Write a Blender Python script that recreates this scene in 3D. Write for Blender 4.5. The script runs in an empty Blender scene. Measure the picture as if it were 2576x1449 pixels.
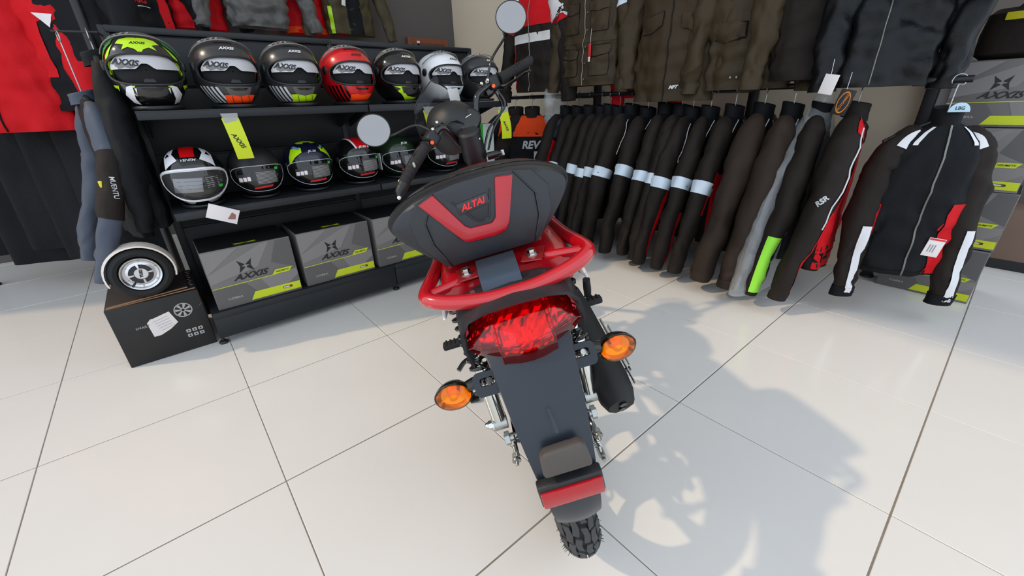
import bpy, bmesh, math, random
from mathutils import Vector, Matrix, noise
from mathutils.bvhtree import BVHTree

SC = bpy.context.scene
COL = SC.collection
PI = math.pi
rad = math.radians
V = Vector

# ---------------------------------------------------------------- camera
cam_d = bpy.data.cameras.new('camera')
cam_d.sensor_fit = 'HORIZONTAL'
cam_d.sensor_width = 36.0
cam_d.lens = 1024.275 * 36.0 / 2576.0
cam_d.clip_start = 0.02
cam = bpy.data.objects.new('camera', cam_d)
COL.objects.link(cam)
_rx = V((0.76398389, -0.64463717, -0.02777668))
_ry = V((0.28699118, 0.30093758, 0.90943534))
_rz = V((-0.57789678, -0.70276560, 0.41491665))
cam.matrix_world = Matrix(((_rx.x, _ry.x, _rz.x, 0.57695),
                           (_rx.y, _ry.y, _rz.y, -1.73742),
                           (_rx.z, _ry.z, _rz.z, 1.02695),
                           (0, 0, 0, 1)))
SC.camera = cam

# ---------------------------------------------------------------- world, sun, exposure
w = bpy.data.worlds.new('world')
SC.world = w
w.use_nodes = True
bg = w.node_tree.nodes['Background']
bg.inputs[0].default_value = (0.78, 0.88, 1.0, 1)
bg.inputs[1].default_value = 2.25

sun_d = bpy.data.lights.new('sun', 'SUN')
sun_d.energy = 1.95
sun_d.angle = rad(1.4)
sun_d.color = (1.0, 0.78, 0.52)
sun = bpy.data.objects.new('sun', sun_d)
COL.objects.link(sun)
SUN_EL = rad(42)
SUN_DIR = V((0.885 * math.cos(SUN_EL), -0.466 * math.cos(SUN_EL), -math.sin(SUN_EL))).normalized()
sun.rotation_euler = SUN_DIR.to_track_quat('-Z', 'Y').to_euler()
sun.location = (-6, 3.5, 7)

SC.view_settings.view_transform = 'Standard'
SC.view_settings.look = 'None'
SC.view_settings.gamma = 1.0
SC.view_settings.use_curve_mapping = False
SC.view_settings.exposure = -0.35

# ---------------------------------------------------------------- materials
def lin(c):
    out = []
    for v in c:
        v = v / 255.0
        out.append(v / 12.92 if v <= 0.04045 else ((v + 0.055) / 1.055) ** 2.4)
    return (out[0], out[1], out[2], 1.0)

MATS = {}
def mat(name, rgb, rough=0.5, metal=0.0, bump=0.0, bscale=60.0, var=0.0, vscale=6.0,
        trans=0.0, ior=1.45, coat=0.0, alpha=1.0, emit=0.0, sheen=0.0, spec=0.5, wave=0.0, wscale=120.0):
    if name in MATS:
        return MATS[name]
    m = bpy.data.materials.new(name)
    m.use_nodes = True
    nt = m.node_tree
    b = nt.nodes['Principled BSDF']
    col = lin(rgb)
    b.inputs['Base Color'].default_value = col
    b.inputs['Roughness'].default_value = rough
    b.inputs['Metallic'].default_value = metal
    b.inputs['IOR'].default_value = ior
    b.inputs['Specular IOR Level'].default_value = spec
    b.inputs['Transmission Weight'].default_value = trans
    b.inputs['Coat Weight'].default_value = coat
    b.inputs['Coat Roughness'].default_value = 0.05
    b.inputs['Alpha'].default_value = alpha
    b.inputs['Sheen Weight'].default_value = sheen
    if emit:
        b.inputs['Emission Color'].default_value = col
        b.inputs['Emission Strength'].default_value = emit
    if bump or var or wave:
        tc = nt.nodes.new('ShaderNodeTexCoord')
    if var:
        n = nt.nodes.new('ShaderNodeTexNoise')
        n.inputs['Scale'].default_value = vscale
        n.inputs['Detail'].default_value = 4
        nt.links.new(tc.outputs['Object'], n.inputs['Vector'])
        r = nt.nodes.new('ShaderNodeMixRGB')
        r.inputs[1].default_value = tuple(c * (1 - var) for c in col[:3]) + (1,)
        r.inputs[2].default_value = tuple(min(1, c * (1 + var)) for c in col[:3]) + (1,)
        nt.links.new(n.outputs['Fac'], r.inputs[0])
        nt.links.new(r.outputs[0], b.inputs['Base Color'])
    if bump or wave:
        bp = nt.nodes.new('ShaderNodeBump')
        bp.inputs['Strength'].default_value = bump or wave
        bp.inputs['Distance'].default_value = 0.01
        if wave:
            t = nt.nodes.new('ShaderNodeTexChecker')
            t.inputs['Scale'].default_value = wscale
            nt.links.new(tc.outputs['Object'], t.inputs['Vector'])
            nt.links.new(t.outputs['Fac'], bp.inputs['Height'])
        else:
            n2 = nt.nodes.new('ShaderNodeTexNoise')
            n2.inputs['Scale'].default_value = bscale
            n2.inputs['Detail'].default_value = 5
            nt.links.new(tc.outputs['Object'], n2.inputs['Vector'])
            nt.links.new(n2.outputs['Fac'], bp.inputs['Height'])
        nt.links.new(bp.outputs['Normal'], b.inputs['Normal'])
    MATS[name] = m
    return m

# ---------------------------------------------------------------- mesh building
def xf(M, p):
    return (M @ V(p)) if M is not None else V(p)

def frame_from_dir(d):
    d = V(d).normalized()
    up = V((0, 0, 1)) if abs(d.z) < 0.95 else V((1, 0, 0))
    x = up.cross(d).normalized()
    y = d.cross(x).normalized()
    return x, y, d

def RotM(axis, deg):
    return Matrix.Rotation(rad(deg), 4, axis)

def T(x, y=None, z=None):
    return Matrix.Translation(V(x) if y is None else V((x, y, z)))

def Mcols(x, y, z, o):
    x, y, z, o = V(x), V(y), V(z), V(o)
    return Matrix(((x.x, y.x, z.x, o.x), (x.y, y.y, z.y, o.y), (x.z, y.z, z.z, o.z), (0, 0, 0, 1)))

class MB:
    def __init__(self):
        self.v = []
        self.f = []
    def add(self, verts, faces, M=None):
        o = len(self.v)
        self.v += [xf(M, p) for p in verts]
        self.f += [tuple(i + o for i in f) for f in faces]
        return self
    def add_bm(self, bm, M=None):
        bm.verts.ensure_lookup_table()
        idx = {v: i for i, v in enumerate(bm.verts)}
        self.add([v.co.copy() for v in bm.verts], [[idx[v] for v in f.verts] for f in bm.faces], M)
        bm.free()
        return self
    def box(self, c, s, M=None, bev=0.0, seg=2):
        bm = bmesh.new()
        bmesh.ops.create_cube(bm, size=1.0)
        for v in bm.verts:
            v.co = V((v.co.x * s[0] + c[0], v.co.y * s[1] + c[1], v.co.z * s[2] + c[2]))
        if bev > 0:
            bmesh.ops.bevel(bm, geom=list(bm.edges), offset=min(bev, min(s) * 0.49), segments=seg, profile=0.5, affect='EDGES')
        return self.add_bm(bm, M)
    def tube(self, pts, r, n=10, M=None, caps=True, closed=False, flat=1.0, upv=None):
        pts = [V(p) for p in pts]
        k = len(pts)
        rs = r if isinstance(r, (list, tuple)) else [r] * k
        rings = []
        tans = []
        for i in range(k):
            if closed:
                t = pts[(i + 1) % k] - pts[i - 1]
            else:
                t = pts[min(i + 1, k - 1)] - pts[max(i - 1, 0)]
            if t.length < 1e-9:
                t = V((0, 0, 1))
            tans.append(t.normalized())
        if upv is not None:
            x = V(upv).cross(tans[0])
            x.normalize()
        else:
            x, _, _ = frame_from_dir(tans[0])
        for i in range(k):
            t = tans[i]
            x = (x - t * x.dot(t))
            if x.length < 1e-6:
                x, _, _ = frame_from_dir(t)
            x.normalize()
            y = t.cross(x)
            rings.append([pts[i] + x * (math.cos(a) * rs[i]) + y * (math.sin(a) * rs[i] * flat)
                          for a in [2 * PI * j / n for j in range(n)]])
        self.loft(rings, caps and not closed, closed, M)
        return self
    def loft(self, rings, caps=True, closed=False, M=None, ring_closed=True):
        n = len(rings[0])
        k = len(rings)
        vs = [p for r in rings for p in r]
        fs = []
        for i in range(k if closed else k - 1):
            i2 = (i + 1) % k
            for j in range(n if ring_closed else n - 1):
                j2 = (j + 1) % n
                fs.append((i * n + j, i * n + j2, i2 * n + j2, i2 * n + j))
        if caps:
            fs.append(tuple(range(n - 1, -1, -1)))
            fs.append(tuple((k - 1) * n + j for j in range(n)))
        return self.add(vs, fs, M)
    def lathe(self, prof, n=24, M=None, caps=False):
        rings = [[V((r * math.cos(2 * PI * j / n), r * math.sin(2 * PI * j / n), z)) for j in range(n)] for r, z in prof]
        return self.loft(rings, caps, False, M)
    def cyl(self, a, b, r, n=14, M=None, r2=None):
        return self.tube([a, b], [r, r if r2 is None else r2], n, M)
    def prism(self, poly, z0, z1, M=None, bev=0.0, seg=2):
        bm = bmesh.new()
        vs = [bm.verts.new((p[0], p[1], z0)) for p in poly]
        f = bm.faces.new(vs)
        bmesh.ops.recalc_face_normals(bm, faces=[f])
        ext = bmesh.ops.extrude_face_region(bm, geom=[f])
        for e in ext['geom']:
            if isinstance(e, bmesh.types.BMVert):
                e.co.z = z1
        bmesh.ops.recalc_face_normals(bm, faces=bm.faces)
        if bev > 0:
            bmesh.ops.bevel(bm, geom=list(bm.edges), offset=bev, segments=seg, profile=0.5, affect='EDGES')
        bmesh.ops.triangulate(bm, faces=[f for f in bm.faces if len(f.verts) > 4])
        return self.add_bm(bm, M)
    def sphere(self, c, s, n=20, k=12, M=None):
        rings = []
        for i in range(1, k):
            a = PI * i / k
            rings.append([V((c[0] + s[0] * math.sin(a) * math.cos(2 * PI * j / n), c[1] + s[1] * math.sin(a) * math.sin(2 * PI * j / n),
                             c[2] - s[2] * math.cos(a))) for j in range(n)])
        return self.loft(rings, True, False, M)
    def quad(self, a, b, c, d, M=None):
        return self.add([a, b, c, d], [(0, 1, 2, 3)], M)
    def mesh(self, name, smooth=True, ang=38):
        me = bpy.data.meshes.new(name)
        me.from_pydata([tuple(p) for p in self.v], [], self.f)
        bm = bmesh.new()
        bm.from_mesh(me)
        bmesh.ops.remove_doubles(bm, verts=bm.verts, dist=1e-6)
        bmesh.ops.recalc_face_normals(bm, faces=bm.faces)
        bm.to_mesh(me)
        bm.free()
        if smooth and len(me.polygons):
            me.polygons.foreach_set('use_smooth', [True] * len(me.polygons))
            me.set_sharp_from_angle(angle=rad(ang))
        me.update()
        return me
    def build(self, name, m, parent=None, M=None, smooth=True, ang=38):
        me = self.mesh(name, smooth, ang)
        return link(name, me, m, parent, M)

def link(name, me, m, parent=None, M=None):
    if m is not None:
        me.materials.clear()
        me.materials.append(m)
    o = bpy.data.objects.new(name, me)
    COL.objects.link(o)
    if parent is not None:
        o.parent = parent
    if M is not None:
        o.matrix_basis = M
    return o

def tag(o, label=None, cat=None, group=None, kind=None):
    if label:
        o['label'] = label
    if cat:
        o['category'] = cat
    if group:
        o['group'] = group
    if kind:
        o['kind'] = kind
    return o

def empty(name, M, label=None, cat=None, group=None):
    o = bpy.data.objects.new(name, None)
    o.empty_display_size = 0.05
    COL.objects.link(o)
    o.matrix_world = M
    return tag(o, label, cat, group)

def copy_tree(o, parent=None):
    c = o.copy()
    COL.objects.link(c)
    c.parent = parent
    for ch in o.children:
        copy_tree(ch, c)
    return c

def smooth_path(pts, sub=5, closed=False):
    """Catmull-Rom through the points"""
    pts = [V(p) for p in pts]
    k = len(pts)
    out = []
    rng = k if closed else k - 1
    for i in range(rng):
        p0 = pts[i - 1] if (i > 0 or closed) else pts[0] * 2 - pts[1]
        p1 = pts[i]
        p2 = pts[(i + 1) % k]
        p3 = pts[(i + 2) % k] if (i + 2 < k or closed) else pts[-1] * 2 - pts[-2]
        for s in range(sub):
            t = s / sub
            out.append(0.5 * ((2 * p1) + (p2 - p0) * t + (2 * p0 - 5 * p1 + 4 * p2 - p3) * t * t + (3 * p1 - p0 - 3 * p2 + p3) * t ** 3))
    if not closed:
        out.append(pts[-1])
    return out

def interp(tab, x):
    """piecewise-linear table [(x, v...)]"""
    if x <= tab[0][0]:
        return tab[0][1:]
    for a, b in zip(tab, tab[1:]):
        if x <= b[0]:
            t = (x - a[0]) / (b[0] - a[0])
            t = t * t * (3 - 2 * t) * 0.5 + t * 0.5
            return tuple(p + (q - p) * t for p, q in zip(a[1:], b[1:]))
    return tab[-1][1:]

# flat lettering -------------------------------------------------------------
_TXT = {}
def text_geo(s, size=1.0, shear=0.0, bold=0.0, space=1.0):
    key = (s, shear, bold, space)
    if key not in _TXT:
        cu = bpy.data.curves.new('lettering', 'FONT')
        cu.body = s
        cu.size = 1.0
        cu.shear = shear
        cu.offset = bold
        cu.space_character = space
        cu.align_x = 'CENTER'
        cu.align_y = 'CENTER'
        cu.resolution_u = 3
        ob = bpy.data.objects.new('tmp_lettering', cu)
        me = ob.to_mesh()
        vs = [(v.co.x, v.co.y) for v in me.vertices]
        fs = [tuple(p.vertices) for p in me.polygons]
        ob.to_mesh_clear()
        bpy.data.objects.remove(ob)
        bpy.data.curves.remove(cu)
        xs = [v[0] for v in vs] or [0]
        ys = [v[1] for v in vs] or [0]
        cx, cy = (min(xs) + max(xs)) / 2, (min(ys) + max(ys)) / 2
        _TXT[key] = ([(x - cx, y - cy) for x, y in vs], fs, max(xs) - min(xs), max(ys) - min(ys))
    vs, fs, wd, ht = _TXT[key]
    return vs, fs, wd, ht

def lettering(s, width, m, parent, M, shear=0.0, bold=0.02, hscale=1.0, thick=0.0, name='lettering', space=1.0):
    """letters of a given total width lying in the xy plane of M"""
    vs, fs, wd, ht = text_geo(s, 1, shear, bold, space)
    k = width / wd
    mb = MB()
    mb.add([(x * k, y * k * hscale, 0) for x, y in vs], fs)
    if thick:
        mb.add([(x * k, y * k * hscale, -thick) for x, y in vs], fs)
    return mb.build(name, m, parent, M, smooth=False)

def flat(poly, m, parent, M, name='print', z=0.0):
    mb = MB()
    bm = bmesh.new()
    f = bm.faces.new([bm.verts.new((p[0], p[1], z)) for p in poly])
    bmesh.ops.triangulate(bm, faces=[f])
    mb.add_bm(bm)
    return mb.build(name, m, parent, M, smooth=False)

def dense_poly(poly, edge):
    bm = bmesh.new()
    f = bm.faces.new([bm.verts.new((p[0], p[1], 0)) for p in poly])
    bmesh.ops.triangulate(bm, faces=[f])
    for _ in range(5):
        es = [e for e in bm.edges if e.calc_length() > edge]
        if not es:
            break
        bmesh.ops.subdivide_edges(bm, edges=es, cuts=1)
        bmesh.ops.triangulate(bm, faces=bm.faces)
    bm.verts.ensure_lookup_table()
    idx = {v: i for i, v in enumerate(bm.verts)}
    r = [(v.co.x, v.co.y) for v in bm.verts], [tuple(idx[v] for v in f.verts) for f in bm.faces]
    bm.free()
    return r

def bvh_of(objs):
    """BVH in the parent's space from (mesh object, children of the same parent)"""
    vs, fs = [], []
    for o in objs:
        k = len(vs)
        vs += [o.matrix_basis @ v.co for v in o.data.vertices]
        fs += [tuple(i + k for i in p.vertices) for p in o.data.polygons]
    return BVHTree.FromPolygons(vs, fs)

def wrap(vs, fs, bvh, M, m, parent, name, off=0.0012, far=0.5, one=False):
    """lay a flat figure, given in M's xy plane, on to a surface along M's -z"""
    d = -(M.to_3x3() @ V((0, 0, 1)))
    pts, ok = [], []
    for x, y in vs:
        p = M @ V((x, y, 0))
        h, nrm, _, _ = bvh.ray_cast(p, d, far)
        if h is None:
            pts.append(p)
            ok.append(False)
        else:
            if nrm.dot(d) > 0:
                nrm = -nrm
            pts.append(h + nrm * off)
            ok.append(True)
    fs = [f for f in fs if all(ok[i] for i in f)]
    if one and fs:      # keep the largest connected piece
        par = list(range(len(pts)))
        def find(a):
            while par[a] != a:
                par[a] = par[par[a]]
                a = par[a]
            return a
        for f in fs:
            for i in f[1:]:
                par[find(i)] = find(f[0])
        cnt = {}
        for f in fs:
            cnt[find(f[0])] = cnt.get(find(f[0]), 0) + 1
        best = max(cnt, key=cnt.get)
        fs = [f for f in fs if find(f[0]) == best]
    used = sorted({i for f in fs for i in f})
    idx = {i: k for k, i in enumerate(used)}
    mb = MB()
    mb.add([pts[i] for i in used], [tuple(idx[i] for i in f) for f in fs])
    if not mb.f:
        return None
    return mb.build(name, m, parent)

def wrap_poly(poly, bvh, M, m, parent, name='graphic', off=0.0012, edge=0.012):
    vs, fs = dense_poly(poly, edge)
    return wrap(vs, fs, bvh, M, m, parent, name, off, one=True)

def wrap_text(s, width, bvh, M, m, parent, shear=0.3, bold=0.02, off=0.0018, hscale=1.0, name='lettering'):
    vs, fs, wd, ht = text_geo(s, 1, shear, bold)
    k = width / wd
    return wrap([(x * k, y * k * hscale) for x, y in vs], fs, bvh, M, m, parent, name, off)

def rrect(w_, h_, r, n=4, cx=0, cy=0):
    out = []
    for sx, sy, a0 in ((1, 1, 0), (-1, 1, 90), (-1, -1, 180), (1, -1, 270)):
        for i in range(n + 1):
            a = rad(a0 + 90 * i / n)
            out.append((cx + sx * (w_ / 2 - r) + r * math.cos(a), cy + sy * (h_ / 2 - r) + r * math.sin(a)))
    return out

def ngon(n, r, cx=0, cy=0, a0=0, ry=None):
    return [(cx + r * math.cos(a0 + 2 * PI * i / n), cy + (ry or r) * math.sin(a0 + 2 * PI * i / n)) for i in range(n)]

random.seed(7)
# frequently used materials
M_BLACK_PL = mat('black_plastic', (31, 32, 34), 0.42, bump=0.12, bscale=900)
M_BLACK_GLOSS = mat('black_gloss', (16, 16, 18), 0.16, coat=0.4)
M_RUBBER = mat('rubber', (26, 26, 27), 0.75, bump=0.1, bscale=300)
M_CHROME = mat('chrome', (205, 205, 200), 0.14, 1.0)
M_STEEL = mat('zinc_steel', (170, 172, 168), 0.32, 1.0, bump=0.05, bscale=200)
M_RED = mat('red_enamel', (178, 8, 24), 0.22, coat=0.7)
M_WHITE = mat('white_print', (225, 226, 228), 0.6)
M_BLACK_PRINT = mat('black_print', (26, 27, 29), 0.55)
M_YEL = mat('yellow_green_print', (196, 208, 30), 0.5)
M_CARD_W = mat('white_card', (222, 214, 212), 0.7)
# ================================================================ the setting
M_TILE = mat('porcelain_tile', (221, 217, 212), 0.16, var=0.035, vscale=2.5, spec=0.5)
M_GROUT = mat('grout', (134, 122, 110), 0.9, var=0.35, vscale=9)
M_WALL = mat('wall_paint', (222, 205, 180), 0.85, bump=0.05, bscale=80)
M_WALLG = mat('wall_paint_grey', (92, 87, 85), 0.85, bump=0.05, bscale=80)
M_CEIL = mat('ceiling_paint', (238, 236, 232), 0.9)

fl = MB().box((1.8, 0.0, -0.052), (9.6, 7.2, 0.1)).build('floor', M_GROUT, smooth=False)
tag(fl, 'pale grout bed under the polished beige floor tiles', None, kind='structure')
tile_me = MB().box((0, 0, -0.006), (0.5974, 0.5974, 0.012), bev=0.0012, seg=1).mesh('tile', False)
tile_me.materials.append(M_TILE)
for i in range(-5, 11):
    for j in range(-6, 6):
        t = bpy.data.objects.new('tile', tile_me)
        COL.objects.link(t)
        t.parent = fl
        t.location = (0.3 + 0.6 * i, 0.3 + 0.6019 * j, 0.0)

def struct(name, mb, m, label=None):
    o = mb.build(name, m, smooth=False)
    return tag(o, label, None, kind='structure')

struct('wall_right', MB().box((3.85, 0.86, 2.7), (0.18, 4.52, 5.4)), M_WALL, 'beige painted wall behind the jacket rails')
struct('wall_recess', MB().box((4.75, -2.0, 2.7), (0.12, 1.6, 5.4)), M_WALLG, 'grey wall of the recess beyond the box stack')
struct('wall_back', MB().box((0.6, 3.15, 2.7), (7.0, 0.12, 5.4)), M_WALLG, 'grey painted back wall above the helmet display')
struct('ceiling', MB().box((1.4, 0.0, 5.46), (7.4, 7.4, 0.12)), M_CEIL, 'plain white showroom ceiling')
struct('trim_1', MB().box((3.745, -1.385, 1.9), (0.05, 0.09, 3.8), bev=0.004), mat('white_trim', (226, 224, 220), 0.5), 'white vertical corner post at the end of the beige wall')
# wooden door frame head against the back wall
dm = mat('brown_wood', (128, 72, 46), 0.5, var=0.25, vscale=14)
d1 = MB().box((3.36, 3.045, 0.86), (0.52, 0.05, 1.72), bev=0.006).build('door_1', dm, smooth=False)
tag(d1, 'dark brown wooden cupboard door by the far corner', None, kind='structure')
MB().box((3.36, 3.012, 1.60), (0.40, 0.02, 0.13), bev=0.004).build('panel', mat('brown_wood_dark', (96, 50, 34), 0.5, var=0.2, vscale=14), d1)
MB().box((3.22, 3.008, 1.66), (0.035, 0.012, 0.05), bev=0.002).build('paper_label', M_CARD_W, d1)

# ================================================================ gondola shelving for helmets
M_SHELF = mat('charcoal_sheet_steel', (25, 28, 32), 0.5, bump=0.03, bscale=500)
M_SHELF_D = mat('charcoal_back_panel', (21, 23, 25), 0.55, bump=0.03, bscale=400)
SX = (0.565, 1.48, 2.40)
SYF, SYB = 0.452, 0.86
sh = empty('display_shelving', T(0, 0, 0), 'charcoal steel helmet display shelving with three tiers', 'shelving')
for x in SX:
    MB().box((x, SYB + 0.02, 0.69), (0.034, 0.05, 1.35), bev=0.004).build('upright', M_SHELF, sh)
    MB().lathe([(0.0, 0.0), (0.019, 0.0), (0.021, 0.006), (0.017, 0.012), (0.006, 0.014), (0.006, 0.05), (0.0, 0.05)], 16, T(x + (0.012 if x == SX[0] else 0), SYF + 0.03, 0)).build('levelling_foot', M_BLACK_PL, sh)
for a, b in zip(SX, SX[1:]):
    cx, wd = (a + b) / 2, (b - a)
    for k, (z0, z1) in enumerate(((0.17, 0.50), (0.505, 0.835), (0.84, 1.13), (1.135, 1.335))):
        MB().box((cx, SYB + 0.005, (z0 + z1) / 2), (wd - 0.012, 0.012, z1 - z0 - 0.006), bev=0.003).build('back_panel', M_SHELF_D, sh)
    MB().box((cx, SYB + 0.018, 0.75), (wd - 0.006, 0.008, 1.18)).build('backing_sheet', M_SHELF_D, sh, smooth=False)
    MB().box((cx, SYB + 0.006, 1.352), (wd - 0.006, 0.034, 0.028), bev=0.006).build('top_cap', M_SHELF, sh)
    MB().box((cx, SYF + 0.012, 0.095), (wd - 0.006, 0.018, 0.118), bev=0.003).build('plinth', M_SHELF, sh)
    for nm, zt, yf in (('base_deck', 0.168, SYF), ('shelf', 0.640, SYF + 0.01), ('shelf', 1.036, SYF + 0.01)):
        s_ = MB().box((cx, (yf + SYB) / 2, zt - 0.004), (wd - 0.006, SYB - yf, 0.008), bev=0.002)
        s_.box((cx, yf + 0.006, zt - 0.018), (wd - 0.006, 0.012, 0.032), bev=0.005)
        so = s_.build(nm, M_SHELF, sh)
        if nm == 'shelf':
            for xx in (a + 0.03, b - 0.03):
                MB().prism([(0, 0), (0.36, 0), (0.02, -0.10), (0, -0.10)], -0.002, 0.002, Mcols((0, -1, 0), (0, 0, 1), (1, 0, 0), (xx, SYB, zt - 0.012))).build('bracket', M_SHELF, so)

# ---------------------------------------------------------------- printed helmet cartons
M_BOXG = mat('grey_carton', (112, 108, 106), 0.55, var=0.04, vscale=5)
M_BOXL = mat('grey_carton_light_facet', (128, 124, 122), 0.55)
M_BOXD = mat('grey_carton_dark_facet', (92, 89, 88), 0.55)
M_BOXT = mat('black_carton_top', (22, 23, 25), 0.5)
M_PALE = mat('pale_grey_print', (170, 168, 164), 0.6)
STAR = [(0, .10), (.26, .30), (.50, .50), (.40, .16), (.36, 0), (.40, -.16), (.50, -.50), (.26, -.30), (0, -.10),
        (-.26, -.30), (-.50, -.50), (-.40, -.16), (-.36, 0), (-.40, .16), (-.50, .50), (-.26, .30)]
STAR4 = [(0.0, 0.16), (0.05, 0.05), (0.22, 0.0), (0.05, -0.05), (0.0, -0.16), (-0.05, -0.05), (-0.22, 0), (-0.05, 0.05)]

def helmet_carton(M, label, group, W=0.37, D=0.29, H=0.285):
    """origin at the front-bottom-centre, front faces -y"""
    o = empty('helmet_carton', M, label, 'carton', group)
    MB().box((0, D / 2, H / 2), (W, D, H), bev=0.003, seg=2).build('body', M_BOXG, o)
    MB().box((0, D / 2 , H + 0.0008), (W - 0.004, D - 0.004, 0.0016)).build('lid_panel', M_BOXT, o, smooth=False)
    F = Mcols((1, 0, 0), (0, 0, 1), (0, -1, 0), (0, -0.0012, 0))
    G = F @ T(0, 0, 0.0006)
    G2 = F @ T(0, 0, 0.0012)
    w2 = W / 2 - .003
    flat([(-w2, H * .98), (-w2, H * .62), (-.04, H * .98)], M_BOXL, o, F, 'print')
    flat([(-w2, H * .62), (-w2, H * .45), (.02, H * .60), (w2 * .5, H * .98), (.06, H * .98)], M_BOXL, o, F, 'print')
    flat([(w2, H * .98), (w2, H * .45), (.08, H * .62), (.12, H * .98)], M_BOXD, o, F, 'print')
    flat([(-w2, H * .36), (-w2, H * .01), (.02, H * .01), (-.05, H * .36)], M_BOXD, o, F, 'print')
    flat([(w2 * .35, H * .02), (w2, H * .30), (w2, H * .42), (w2 * .1, H * .38)], M_BOXL, o, F, 'print')
    # emblem and words
    flat([(x * .062 - .028, y * .062 + H * .66) for x, y in STAR], M_BLACK_PRINT, o, G, 'emblem')
    flat([(x * .085 - .028, y * .085 + H * .66) for x, y in STAR4], M_BOXL, o, G2, 'emblem_star')
    lettering('AXXIS', 0.155, M_BLACK_PRINT, o, G @ T(-0.015, H * .485, 0), shear=.45, bold=.03, hscale=.78)
    flat([(-w2, H * .375), (.075, H * .395), (.092, H * .45), (.150, H * .455), (.142, H * .425), (.082, H * .385), (-w2, H * .365)], M_YEL, o, G, 'stripe')
    flat([(.070, H * .395), (.088, H * .475), (.165, H * .475), (.147, H * .395)], M_YEL, o, G2, 'stripe')
    lettering('HELMETS', 0.062, M_BLACK_PRINT, o, F @ T(.117, H * .435, .0018), shear=.4, bold=.02, hscale=.8)
    lettering('COBRA', 0.062, M_PALE, o, G @ T(-.105, H * .155, 0), shear=0, bold=.015, hscale=.8, space=1.05)
    flat([(-.045, H * .04), (-.022, H * .175), (w2, H * .175), (w2, H * .04)], M_YEL, o, G, 'stripe')
    flat(rrect(.044, .011, .005, cx=.122, cy=H * .115), M_BLACK_PRINT, o, G2, 'badge')
    flat(rrect(.030, .006, .002, cx=.118, cy=H * .115), M_WHITE, o, F @ T(0, 0, .0018), 'badge_text')
    flat(rrect(.010, .006, .002, cx=.134, cy=H * .115), mat('red_print', (200, 30, 30), .6), o, F @ T(0, 0, .0022), 'badge_dot')
    # top print
    U = T(0, 0.04, H + 0.0022)
    flat([(x * .10, y * .028) for x, y in STAR], M_YEL, o, U, 'emblem')
    lettering('HELMETS', .08, mat('dim_yellow_print', (96, 100, 30), .6), o, U @ T(0, -.022, 0.0004), shear=.3, hscale=.6)
    return o

for k, (x, lab) in enumerate(((0.786, 'grey printed helmet carton at the left end of the bottom deck'),
                              (1.187, 'grey printed helmet carton in the middle of the bottom deck'),
                              (1.585, 'grey printed helmet carton half hidden behind the top case'),)):
    helmet_carton(T(x, SYF + 0.02 + 0.004 * (k % 2), 0.169), lab, 'helmet cartons on the display deck')
helmet_carton(T(1.99, SYF + 0.03, 0.169), 'grey printed helmet carton hidden at the right end of the deck', 'helmet cartons on the display deck')

# ---------------------------------------------------------------- black scuffed carton with hub wheels on it
M_BC = mat('black_scuffed_card', (34, 32, 31), 0.6, var=0.35, vscale=18)
M_BROWN = mat('raw_cardboard', (150, 112, 82), 0.85, var=0.15, vscale=30)
bc = empty('black_carton', T(0.39, 0.512, 0), 'scuffed black carton with torn shipping label on the tile floor', 'carton')
MB().box((0, 0.17, 0.142), (0.322, 0.34, 0.284), bev=0.004).build('body', M_BC, bc)
for k, (zz, tilt, dx) in enumerate(((0.288, 2.0, 0.0), (0.296, 5.0, -0.01))):
    MB().box((0.0, 0, 0), (0.31 - .03 * k, 0.30, 0.005), bev=0.001).build('flap', M_BC, bc, T(dx, 0.165, zz) @ RotM('Y', -tilt * 0.5))
    MB().box((0, -0.1535, 0), (0.31 - .03 * k, 0.004, 0.0045)).build('torn_edge', M_BROWN, bc, T(dx, 0.165, zz) @ RotM('Y', -tilt * 0.5))
BF = Mcols((1, 0, 0), (0, 0, 1), (0, -1, 0), (0, -0.0008, 0))
flat([(-.045, .115), (-.05, .185), (-.035, .20), (-.025, .20), (.035, .215), (.052, .155), (.02, .132), (-.02, .115)], M_CARD_W, bc, BF, 'shipping_label')
for k in range(5):
    flat([(-.03 + .004 * k, .185 - .012 * k), (.025 + .003 * k, .197 - .012 * k), (.025 + .003 * k, .195 - .012 * k), (-.03 + .004 * k, .183 - .012 * k)],
         M_PALE, bc, BF @ T(0, 0, .0006), 'label_line')
lettering('SMART', .05, M_PALE, bc, BF @ T(-.068, .172, 0), bold=0, shear=.2)
ring = MB()
for k in range(36):
    a, b = 2 * PI * k / 36, 2 * PI * (k + 1) / 36
    for r0, r1 in ((.030, .034), (.006, .010)):
        ring.quad((r0 * math.cos(a), r0 * math.sin(a), 0), (r1 * math.cos(a), r1 * math.sin(a), 0), (r1 * math.cos(b), r1 * math.sin(b), 0), (r0 * math.cos(b), r0 * math.sin(b), 0))
for k in range(7):
    a = 2 * PI * k / 7 + .3
    ring.quad(*[(r * math.cos(a + q), r * math.sin(a + q), 0) for r, q in ((.009, -.25), (.029, -.2), (.029, .2), (.009, .25))])
ring.build('wheel_print', M_PALE, bc, BF @ T(.085, .205, 0), smooth=False)
for sx in (-1, 1):
    flat([(.0, -.012), (.034, .006), (.05, .018), (.03, .004)], M_PALE, bc, BF @ T(.085 + sx * .03, .203, 0) @ Matrix.Scale(sx, 4, (1, 0, 0)), 'wing_print')
for i in range(3):
    for j in range(2):
        q = flat(rrect(.017, .016, .002), M_PALE, bc, BF @ T(.075 + .023 * i, .075 + .024 * j, 0), 'icon')
        flat([(-.005, -.003), (.005, -.003), (0, .005)], M_BLACK_PRINT, q, T(0, 0, .0005), 'icon_mark')
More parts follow.
